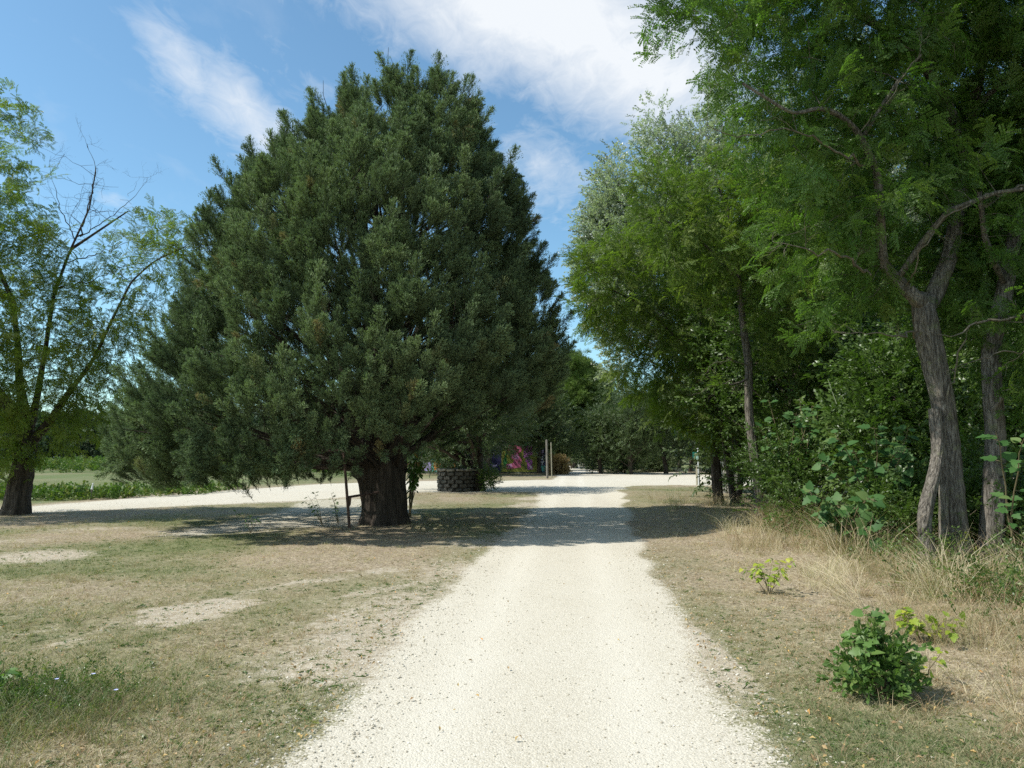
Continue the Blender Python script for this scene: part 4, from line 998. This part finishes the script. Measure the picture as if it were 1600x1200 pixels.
# small marker by the road at left
q = PD(143, 775, 27.2); e = empty('marker_stake', (q[0], 27.2, 0), 'small brown stake with a white tip at the edge of the left road', 'stake'); _cyl('shaft', (q[0] - .03, 27.2, -.05), (q[0], 27.2, .38), .03, .03, M_post, e, 8); _cyl('white_tip', (q[0], 27.2, .38), (q[0] + .03, 27.2, .62), .045, .02, M_wm, e, 8)
# iron frame beside the cypress
M_rust = plain('rusty_iron', (.10, .065, .05), .7, .4, .4, 20, .3)
a = PD(547, 824, 16.2); b = PD(537, 703, 16.2); fr = empty('iron_frame', (a[0], 16.2, 0), 'thin rusty iron post with a horizontal top bar and side brace beside the cypress trunk', 'iron frame')
_cyl('post', (a[0], 16.2, -.1), (b[0], 16.2, b[2]), .035, .03, M_rust, fr, 8)
c = PD(455, 706, 16.4); _cyl('top_bar', (b[0], 16.2, b[2] - .02), (c[0], 16.9, b[2] - .02), .028, .028, M_rust, fr, 8)
m1 = PD(543, 777, 16.2); m2 = PD(592, 769, 16.6); _cyl('side_bar', m1, m2, .028, .026, M_rust, fr, 8)
g0 = [PD(543, 776, 16.2), PD(549, 778, 16.2), PD(548, 788, 16.2), PD(545, 794, 16.2)]
solid('gusset_plate', [(p[0], p[2]) for p in g0], 16.185, 16.215, M_rust, fr)

# ------------------------------------------------------------------ wood, vines and fields at the left
g6 = np.random.default_rng(16)
def far_wood(name, label, n, fx, fy, hh, sprays, scl, tint):
    x = fx(n); y = fy(n); u = g6.random(n); cl = n2d(x, y, .09, 3, 6.); H = hh * (.45 + 1.0 * cl)
    z = u ** .6 * H; z += height(x, y)
    p = np.stack([x, y, z], 1); d = unit(rsph(n, g6) + np.array([0, -.3, .5]))
    o = scatter(name, p, euler(d, g6.uniform(0, 6, n)), g6.uniform(*scl, n), g6.uniform(*tint, n) * .6 + .4 * vn(p * .25), sprays, rng=g6); tag(o, label, 'trees', kind='stuff')
far_wood('distant_woods', 'far line of bluish green trees beyond the left fields', 15000, lambda n: g6.uniform(-190, -40, n), lambda n: g6.uniform(150, 210, n), 11, FARS, (1.6, 3.2), (0, .7))
far_wood('distant_woods', 'far belt of dark trees closing the view behind the gravel crossing', 9000, lambda n: g6.uniform(-45, 110, n), lambda n: 125 + g6.random(n) * 25 + 150 * (np.zeros(n)), 11, FARS, (1.3, 2.6), (0, .6))
def clearfar():
    o = bpy.data.objects['distant_woods.001']; me = o.data; co = np.zeros(len(me.vertices) * 3); me.vertices.foreach_get('co', co); co = co.reshape(-1, 3)
    bad = np.abs(co[:, 0] - .0874 * co[:, 1] - .8) < 4.5; co[bad, 0] += np.where(co[bad, 0] > .0874 * co[bad, 1] + .8, 9, -9); me.vertices.foreach_set('co', co.ravel())
clearfar()
# far low hills under the woods
hx = np.linspace(-700, 500, 90); hv = []; 
for i, yy in enumerate((330, 420, 560)):
    for x in hx: hv.append((x, yy, (-1 if i == 0 else (26 if i == 1 else 20) * (.55 + .75 * float(n2d(np.array([x]), np.array([yy]), .006, 3, 8.)[0])) * (sm(60, -160, np.array([x]))[0] * .8 + .25))))
hq = np.array([[i * 90 + j, i * 90 + j + 1, (i + 1) * 90 + j + 1, (i + 1) * 90 + j] for i in range(2) for j in range(89)])
M_hill = plain('wooded_hill', (.07, .10, .075), .95, 0, .35, .12, .2)
tag(obj('hills', mesh('hills', hv, hq, M_hill, True)), 'low wooded hill on the left horizon', kind='structure')
# vines in rows
rows = []
for r0 in np.arange(48, 118, 2.3):
    x = g6.uniform(-75, -11 - (r0 - 48) * .02, 420); rows.append(np.stack([x, r0 + (x + 40) * .16 + g6.normal(size=420) * .22, g6.uniform(.15, 1.05, 420)], 1))
p = np.concatenate(rows); keep = (p[:, 1] > 58 + (p[:, 0] + 20) * -.35) & (p[:, 1] < 122); p = p[keep]; p[:, 2] += height(p[:, 0], p[:, 1])
tag(scatter('vineyard_foliage', p, euler(rsph(len(p), g6) + np.array([0, 0, .6]), g6.uniform(0, 6, len(p))), g6.uniform(.8, 1.5, len(p)), g6.random(len(p)), VIN, rng=g6), 'green rows of vines in the field on the left', 'vines', kind='stuff')
n = 1500; x = g6.uniform(-30, -13, n); y = 26.5 + (x + 15) * -.05 + np.abs(g6.normal(size=n)) * 2.2 + sm(-17, -9, x) * 9; z = height(x, y) + g6.uniform(.0, .30, n) * n2d(x, y, .5, 2, 3.) * 1.3
tag(scatter('roadside_weeds', np.stack([x, y, z], 1), euler(rsph(n, g6) + np.array([0, 0, .8]), g6.uniform(0, 6, n)), g6.uniform(.5, 1.0, n), g6.random(n), VIN, rng=g6), 'rank green weeds on the far verge of the left road', 'weeds', kind='stuff')

# ------------------------------------------------------------------ grass
g7 = np.random.default_rng(17)
def field(n, dmin, dmax, spread=1.55, pw=2.0):
    """points on the ground, thinning with distance"""
    u = g7.random(n); d = (dmin ** -.0 * 1) * dmin * (dmax / dmin) ** u; x = (g7.random(n) - .5) * (spread * d + 2.6); return x, d
def gval(x, y):
    sd = paths_sd(x, y); ed = (n2d(x, y, .9, 4, 11.) - .5) * .9
    gr = np.clip(.5 - (sd + ed * np.clip(.55 + y * .01, .3, 1.2)) / .55, 0, 1); si = np.clip(.42 - (sdf(SIDE, x, y) + ed) / 1.2, 0, .8); gr = np.maximum(gr, si)
    b = np.zeros_like(x)
    for px, py, rx, ry, s in BARE:
        bx, by = G(px, py); u = (x - bx) + (y - by) * .1; w = (y - by) - (x - bx) * .1; b = np.maximum(b, s * np.exp(-((u / rx / 1.1) ** 2 + (w / (ry * 2.2)) ** 2)))
    b = np.maximum(b, .72 * streaks(x, y))
    b = np.maximum(b, .42 * sm(1.6, .2, sd) + (n2d(x, y, .5, 3, 21.) - .5) * .9 + .08)
    b = np.where(x > 1.8, b * .45, b)
    gn = np.clip((n2d(x, y, .33, 4, 31.) - .43) * 2.4 + .22 - .30 * sm(1.5, 4, x) * sm(0, 5, y) + .35 * sm(14, 30, y) * sm(3, 5, x), 0, 1)
    return gr, b, gn, sd
def lay_grass(name, label, n, dmin, dmax, srcs, scl, prob, tshift=0., green_w=.55, cond=None, kind='stuff', spread=1.6):
    x, y = field(n, dmin, dmax, spread); gr, b, gn, sd = gval(x, y); pr = prob(x, y, gr, b, gn, sd); k = g7.random(n) < pr
    x, y, gn = x[k], y[k], gn[k]; m = len(x); z = height(x, y)
    t = np.clip(.05 + tshift + green_w * gn + g7.normal(size=m) * .20, 0, 1)
    s = g7.uniform(*scl, m) * np.clip(1 + (y - 8) * .012, 1, 1.5)
    t = np.clip(t + .18 * (n2d(x, y, 1.3, 2, 88.) - .5), 0, 1)
    o = scatter(name, np.stack([x, y, z], 1), np.stack([g7.normal(size=m) * .12, g7.normal(size=m) * .12, g7.uniform(0, 6.28, m)], 1), s, t, srcs, rng=g7); tag(o, label, 'grass', kind=kind); return o
lay_grass('short_grass', 'short half-dry turf on both sides of the gravel path', 98000, 2.2, 46, TSH, (.6, 1.35), lambda x, y, gr, b, gn, sd: (gr < .40) * (1 - np.clip(b * 1.35, 0, .95)) * (.35 + .65 * gn) , 0.06, .8)
lay_grass('meadow_grass', 'taller dry and green grass tufts scattered over the turf', 15000, 2.2, 46, TMD, (.35, 1.0), lambda x, y, gr, b, gn, sd: (gr < .2) * (1 - np.clip(b * 1.2, 0, 1)) * (.08 + .5 * gn ** 2 + .75 * sm(2.6, 4.2, x - (y > 20) * 1.5) * sm(30, 24, y)), .02, .7)
def bank(x, y, gr, b, gn, sd):
    e = sm(2.9, 3.9, x - .05 * y + .0) * sm(13.5, 9.5, x - .12 * y)
    return (gr < .1) * e * sm(27, 22, y) * (.12 + .88 * sm(.46, .60, n2d(x, y, .9, 3, 5.)))
lay_grass('tall_dry_grass', 'knee-high straw-coloured grass along the foot of the right-hand trees', 6500, 3.2, 27, TTL, (.3, 1.1), bank, .16, .85, spread=1.9)
# tangle of green weeds low-left
n = 600; c0 = G(110, 1110); x = c0[0] - .35 + g7.normal(size=n) * .42; y = c0[1] + g7.normal(size=n) * .32; z = height(x, y)
tag(scatter('weed_grass', np.stack([x, y, z], 1), np.stack([g7.normal(size=n) * .25, g7.normal(size=n) * .25, g7.uniform(0, 6.28, n)], 1), g7.uniform(.5, 1.15, n), np.clip(g7.normal(size=n) * .14 + .62, 0, 1), TMD, rng=g7), 'thick green weedy grass in the near left corner', 'grass', kind='stuff')

lay_grass('straw_litter', 'dead straw and dry stalks lying on the turf', 44000, 2.2, 26, LIT, (.5, 1.3), lambda x, y, gr, b, gn, sd: (gr < .5) * (.75 - .4 * gn), -.05, .2)
lay_grass('low_weeds', 'tiny leafy weeds growing flat in the turf', 26000, 2.2, 24, WEE, (.5, 1.4), lambda x, y, gr, b, gn, sd: (gr < .3) * np.clip(gn * 1.5 - .15 + .25 * (n2d(x, y, .8, 2, 50.) > .55), 0, 1), .2, .6)
def brm(x, y, gr, b, gn, sd):
    u = x - .10 * y - 3.55; return (y < 16) * np.clip(sm(-.1, 1.1, u + (n2d(x, y, .9, 2, 44.) - .5) * 2.2) * sm(4.5, 2.0, u), 0, 1)
x, y = field(16000, 5.0, 18, 1.9); gr, b, gn, sd = gval(x, y); k = g7.random(len(x)) < brm(x, y, gr, b, gn, sd); x, y = x[k], y[k]; m = len(x)
z = height(x, y) + g7.uniform(.02, .6, m) * n2d(x, y, .8, 2, 60.) * 1.6; d = unit(rsph(m, g7) + np.array([-.2, -.2, .8]))
tag(scatter('undergrowth', np.stack([x, y, z], 1), euler(d, g7.uniform(0, 6.28, m)), g7.uniform(.45, 1.1, m), g7.random(m), WEB, rng=g7), 'tangled green brambles and weeds at the foot of the right-hand trees', 'weeds', kind='stuff')

n = 800; x = c0[0] - .38 + g7.normal(size=n) * .36; y = c0[1] + .05 + g7.normal(size=n) * .28; z = height(x, y) + g7.uniform(0, .13, n)
tag(scatter('corner_weeds', np.stack([x, y, z], 1), euler(rsph(n, g7) + np.array([0, 0, .7]), g7.uniform(0, 6, n)), g7.uniform(.16, .42, n), g7.random(n), WEB, rng=g7), 'low dark green leafy weeds mixed into the near left grass', 'weeds', kind='stuff')
n = 420; y = g7.uniform(5.2, 15, n); x = 3.5 + .10 * y + np.abs(g7.normal(size=n)) * 1.0 + .25; k = n2d(x, y, 1.1, 2, 66.) > .47; x, y = x[k], y[k]; n = len(x)
tag(scatter('wispy_grass', np.stack([x, y, height(x, y)], 1), np.stack([g7.normal(size=n) * .18, g7.normal(size=n) * .18, g7.uniform(0, 6.28, n)], 1), g7.uniform(.9, 1.75, n), np.clip(g7.random(n) ** 2 * .75, 0, 1), TTL, rng=g7), 'tall wispy straw and green grass along the foot of the trees', 'grass', kind='stuff')
# gravel stones and fallen leaves
def pebble(name, seed, mat):
    g = np.random.default_rng(seed); bm = bmesh.new(); bmesh.ops.create_icosphere(bm, subdivisions=1, radius=1)
    v = [tuple(np.array(q.co) * g.uniform(.75, 1.15) * np.array([1, .8, .55])) for q in bm.verts]; f = [tuple(w.index for w in q.verts) for q in bm.faces]; bm.free(); return prim(name, v, f, mat)
M_peb = leafmat('gravel_stone', [(0., (.34, .30, .23)), (.4, (.47, .43, .34)), (1., (.60, .56, .47))], 0.0, .85, .2)
PEB = [pebble(f'pebble_{i}', i, M_peb) for i in range(4)]
n = 74000; x, y = field(n, 2.2, 26, 1.6); gr, b, gn, sd = gval(x, y); k = g7.random(n) < np.where(gr > .55, .30 + .55 * sm(-.9, -.1, sd), np.where(gr > .02, .75, .02 + .30 * sm(.9, .1, sd) + .22 * (b > .5)))
x, y, sd = x[k], y[k], sd[k]; n = len(x); s = (.0035 + .0085 * g7.random(n) ** 3.0) * (1 + .035 * y) * np.where(sd > -.35, 1.1, .85)
tag(scatter('gravel_stones', np.stack([x, y, height(x, y) + s * .25], 1), np.stack([g7.normal(size=n) * .3, g7.normal(size=n) * .3, g7.uniform(0, 6.28, n)], 1), s, g7.random(n), PEB, rng=g7), 'loose pale gravel stones over and beside the path', 'gravel', kind='stuff')
M_fl = leafmat('fallen_leaf', [(0., (.30, .19, .10)), (.5, (.42, .30, .17)), (.9, (.50, .36, .14)), (1., (.60, .28, .08))], .15, .7, .2)
FL = []
for i in range(3):
    S = Soup(); gg = np.random.default_rng(200 + i); leaflet(S, np.array([-.5, 0, 0.]), np.array([1, 0, .2 * i - .2]), np.array([0, .2, 1.]), 1., .55, .22); FL.append(S.prim(f'fallen_leaf_{i}', M_fl))
n = 9500; x, y = field(n, 2.4, 30, 1.6); gr, b, gn, sd = gval(x, y); k = g7.random(n) < np.where(gr > .5, .03, .45 + .5 * sm(2, .2, sd)); x, y = x[k], y[k]; n = len(x)
tag(scatter('fallen_leaves', np.stack([x, y, height(x, y) + .02], 1), np.stack([g7.normal(size=n) * .5, g7.normal(size=n) * .5, g7.uniform(0, 6.28, n)], 1), g7.uniform(.02, .042, n), g7.random(n), FL, rng=g7), 'small dry fallen leaves strewn on the verges', 'leaves', kind='stuff')

# ------------------------------------------------------------------ plants with leaves one can tell apart
def leaf_shape(name, mat, kind='heart', seed=0):
    """one leaf 1 unit long along +X, folded and drooping, with real outline"""
    g = np.random.default_rng(seed)
    if kind == 'heart': half = [(0, 0), (-.06, .16), (.06, .34), (.28, .42), (.55, .34), (.8, .16), (1., 0)]
    elif kind == 'lobed': half = [(0, 0), (-.02, .2), (.16, .42), (.34, .3), (.5, .44), (.62, .22), (.8, .18), (1., 0)]
    else: half = [(0, 0), (.12, .12), (.35, .2), (.6, .18), (.85, .08), (1., 0)]
    n = len(half); mid = [(x, 0, -.14 * x * x) for x, y in half]
    v = list(mid) + [(x, y, -.14 * max(x, 0) ** 2 + .16 * y) for x, y in half[1:-1]] + [(x, -y, -.14 * max(x, 0) ** 2 + .16 * y) for x, y in half[1:-1]]
    m = n - 2; f = []
    up = [0] + [n + i for i in range(m)] + [n - 1]; dn = [0] + [n + m + i for i in range(m)] + [n - 1]
    for i in range(n - 1):
        q = [mid_i for mid_i in (i, i + 1)]
        a = [i, i + 1, up[i + 1], up[i]]; b = [i + 1, i, dn[i], dn[i + 1]]
        for w in (a, b):
            w2 = []; [w2.append(t) for t in w if t not in w2]
            if len(w2) > 2: f.append(tuple(w2))
    return mesh(name, v, f, mat, True)
M_lf = leafmat('large_leaf', [(0., (.040, .100, .026)), (.5, (.062, .140, .038)), (.9, (.095, .175, .055)), (1., (.14, .19, .06))], .3, .55, .25, 'obj', back=(.085, .145, .07))
M_lfb = leafmat('bush_leaf', [(0., (.075, .145, .032)), (.5, (.115, .205, .048)), (.92, (.14, .22, .055)), (1., (.4, .22, .12))], .35, .45, .35, 'obj')
M_lfy = leafmat('yellow_green_leaf', [(0., (.17, .26, .03)), (.6, (.30, .36, .04)), (1., (.44, .44, .06))], .4, .45, .4, 'obj')
M_stem = plain('green_stem', (.16, .13, .07), .7, 0, .2, 10, .2)
def leafy_plant(name, label, cat, base, stems, leafmesh, size, n_per, rng, group=None, droop=.25, face=(-.4, -.6, .55), leafname='leaf', mats=M_stem, sr=.008, petiole=.35):
    """stems: list of polylines from the base; leaves set along the outer two thirds, each its own object"""
    x, y = base; z0 = hz(x, y); e = empty(name, (x, y, z0), label, cat, group)
    ch = []; fv = Vector(face).normalized(); pet = []
    for s in stems:
        s = np.asarray(s, float); t = np.linspace(0, 1, len(s)); ch.append((s, sr * (1.1 - .8 * t)))
        L_ = np.linalg.norm(s[-1] - s[0])
        for k in range(n_per):
            u = 1 - (rng.random() ** 1.3) * .72; a = np.array([np.interp(u, t, s[:, j]) for j in range(3)])
            tan = Vector(unit(s[-1] - s[0])); o_ = Vector(rng.normal(size=3)); o_ = (o_ - tan * o_.dot(tan)).normalized()
            d = (o_ + tan * .35 + Vector((0, 0, -droop))).normalized(); sz = size * rng.uniform(.55, 1.2)
            b = a + np.array(d) * sz * petiole; pet.append((np.array([a, b]), np.array([sr * .22, sr * .18])))
            nrm = (fv + Vector(rng.normal(size=3)) * .38 + Vector((0, 0, .5))).normalized()
            yv = nrm.cross(d).normalized(); zv = d.cross(yv).normalized()
            M = Matrix((d, yv, zv)).transposed().to_4x4()
            ob = bpy.data.objects.new(leafname, leafmesh[rng.integers(len(leafmesh))]); C.objects.link(ob); ob.parent = e
            ob.matrix_local = Matrix.Translation(Vector(b) - Vector(e.location)) @ M @ Matrix.Scale(sz, 4)
    tubes(ch + pet, mats, 'stem', e)
    return e
def arch(base, tip, h, rng, k=5):
    base = np.asarray(base, float); tip = np.asarray(tip, float); t = np.linspace(0, 1, k)[:, None]
    return base + (tip - base) * t + np.array([0, 0, h]) * (4 * t * (1 - t)) + rng.normal(size=(k, 3)) * .015
g8 = np.random.default_rng(18)
HL = [leaf_shape('heart_leaf', M_lf, 'heart'), leaf_shape('heart_leaf_2', M_lf, 'lobed')]
HB = [leaf_shape('bush_leaf', M_lfb, 'heart'), leaf_shape('bush_leaf_2', M_lfb, 'lobed')]
HY = [leaf_shape('yellow_leaf', M_lfy, 'narrow'), leaf_shape('yellow_leaf_2', M_lfy, 'lobed')]
HN = [leaf_shape('narrow_leaf', M_lfb, 'narrow')]
# close bush
bx, by = G(1383, 1092); z0 = hz(bx, by); st = []
for k in range(22):
    a = g8.uniform(0, 6.28); el = g8.uniform(.1, 1.5); rr = g8.uniform(.75, 1.05); st.append(arch((bx + .02 * math.cos(a), by + .02 * math.sin(a), z0), (bx - .05 + .27 * rr * math.cos(el) * math.cos(a), by + .24 * rr * math.cos(el) * math.sin(a), z0 + .04 + .54 * rr * math.sin(el)), .04, g8))
nb = leafy_plant('leafy_bush', 'knee-high bright green bush of heart-shaped leaves on the verge, nearest plant at the right', 'bush', (bx, by), st[:21], HB, .072, 14, g8, sr=.0045)
WEBB = [broad_spray(f'bush_spray_{i}', leafmat(f'small_bush_leaf_{i}', [(0., (.075, .135, .03)), (.7, (.12, .20, .05)), (1., (.16, .22, .06))], .35, .5, .3), 130 + i, 12, .042, .16, .75) for i in range(2)]
u_ = rsph(150, g8) * g8.uniform(.35, 1., (150, 1)); u_[:, 2] = np.abs(u_[:, 2]); p_ = np.array([bx - .05, by, z0 + .04]) + u_ * np.array([.22, .20, .46])
scatter('inner_foliage', p_, euler(unit(u_ + np.array([0, 0, .2]) + g8.normal(size=(150, 3)) * .4), g8.uniform(0, 6, 150)), g8.uniform(.6, 1.1, 150), g8.random(150), WEBB, nb, 'stuff', rng=g8)
# yellow-green saplings
for px, py, h, w, ns, npl, sz, lab in ((1202, 928, .40, .16, 8, 13, .075, 'small yellow-green sapling by the path below the slender locust'), (1437, 1008, .26, .13, 7, 11, .085, 'yellow-green seedling just behind the nearest green bush'),
                                   (1447, 1072, .22, .13, 3, 5, .065, 'sparse pale green seedling right of the nearest green bush')):
    bx, by = G(px, py); z0 = hz(bx, by); st = [arch((bx, by, z0), (bx + g8.normal() * w, by + g8.normal() * w, z0 + h * g8.uniform(.6, 1.1)), .05, g8) for k in range(ns)]
    leafy_plant('sapling', lab, 'sapling', (bx, by), st, HY, sz, npl, g8, 'yellow-green saplings on the right verge', droop=.6, sr=.005)
# large-leaved branches in the thicket
for (px, py, d, rw, rh, ns, npl, lab) in ((1375, 740, 11.6, .95, .75, 16, 13, 'large-leaved plant lit by the sun left of the curved trunk'), (1235, 650, 14.5, .8, .55, 11, 11, 'large-leaved branch just right of the slender locust trunk'),
                                     (1330, 800, 11.0, .7, .35, 9, 10, 'large-leaved plant low in the shade behind the tall grass'), (1500, 790, 11.6, .9, .7, 10, 9, 'large-leaved plant seen between the grey trunks'),
                                     (1600, 715, 8.6, .35, .3, 5, 8, 'pale-backed large leaves hanging in from the right edge')):
    c = PD(px, py, d); bx, by = c[0] + .3, d + .6; z0 = hz(bx, by); st = []
    for k in range(ns):
        tip = c + np.array([g8.uniform(-1, 1) * rw, g8.uniform(-.8, .5), g8.uniform(-1, 1) * rh]); st.append(arch((bx + g8.normal() * .1, by + g8.normal() * .1, z0), tip, .25, g8, 7))
    leafy_plant('large_leaved_shrub', lab, 'shrub', (bx, by), st, HL, .17, npl + 5, g8, 'large-leaved plants in the thicket', sr=.014)
# weed at far left edge
bx, by = G(-6, 1098); z0 = hz(bx, by); st = [arch((bx, by, z0), (bx + g8.uniform(-.1, .16), by + g8.normal() * .06, z0 + g8.uniform(.1, .3)), .03, g8) for k in range(5)]
leafy_plant('leafy_weed', 'dark green leafy weed at the left edge of the picture', 'plant', (bx, by), st, HB, .07, 6, g8, sr=.005)
# suckers and weeds at the cypress foot
for px, py, h, w, ns, npl, lab in ((505, 822, .75, .22, 5, 13, 'leggy shoot left of the iron post'), (528, 818, .62, .2, 5, 10, 'leafy shoots right against the iron post'), (575, 812, .5, .18, 5, 10, 'small leafy sucker at the left foot of the cypress trunk'), (392, 832, .42, .2, 5, 9, 'arching weed at the left end of the cypress shade')):
    bx, by = G(px, py); z0 = hz(bx, by); st = [arch((bx, by, z0), (bx - .1 + g8.normal() * w, by + g8.normal() * w, z0 + h * g8.uniform(.6, 1.2)), .05, g8) for k in range(ns)]
    leafy_plant('shoot', lab, 'plant', (bx, by), st, HN, .085, npl, g8, 'shoots growing round the cypress', sr=.006)
# hanging leafy branch right of the cypress trunk
bx, by = PD(640, 800, 19.5)[0], 19.5; z0 = hz(bx, by); st = [arch((bx, by, z0), PD(648 + g8.uniform(-8, 20), 700 + g8.uniform(-20, 50), 19.3), .35, g8, 7) for k in range(13)]
leafy_plant('leafy_sapling', 'sapling with long drooping leaves just right of the cypress trunk', 'sapling', (bx, by), st, HN, .19, 14, g8, droop=1.2, sr=.012)
# bundle of long straw
bx, by = G(1352, 958); S = Soup(); z0 = hz(bx, by)
for k in range(20):
    tp = np.array([bx - g8.uniform(.1, .85), by + g8.uniform(.2, .9), z0 + g8.uniform(.25, .62)]); q = arch((bx + g8.normal() * .03, by + g8.normal() * .03, z0), tp, .12, g8, 6); w = np.array([.0025, .001, .0])
    for i in range(5): S.add([q[i] - w, q[i] + w, q[i + 1] + w * .8, q[i + 1] - w * .8], [(0, 1, 2, 3)])
M_straw = plain('straw', (.55, .46, .29), .7, 0, .2, 20, .1)
e = empty('straw_clump', (bx, by, z0), 'bundle of long pale straw stems leaning left on the right verge', 'grass clump'); obj('stems', S.me('stems', M_straw), e)['kind'] = 'stuff'
# chicory flowers low left
M_fl2 = plain('pale_blue_petal', (.45, .48, .75), .6, 0, .1, 9, 0)
for i, (px, py, lab) in enumerate(((85, 1075, 'chicory stalk with pale blue flower, leftmost in the near grass'), (143, 1062, 'chicory stalk with pale blue flower, highest in the near grass'), (178, 1092, 'chicory stalk with pale blue flower, rightmost in the near grass'))):
    bx, by = G(px, py + 45); z0 = hz(bx, by); tip = np.array([bx, by, z0 + .22]); e = empty('chicory', (bx, by, z0), lab, 'flower', 'chicory plants in the near left grass')
    tubes([(arch((bx, by, z0), tip, .02, g8), np.full(5, .0025)), (arch((bx, by, z0 + .06), tip + np.array([.07, .02, -.05]), .02, g8), np.full(5, .002))], M_stem, 'stem', e)
    S = Soup()
    for k in range(12): a = k * .5236; quadleaf(S, tip, np.array([math.cos(a), math.sin(a), .3]), np.array([0, 0, 1.]), .016, .006)
    obj('flower', S.me('flower', M_fl2), e)
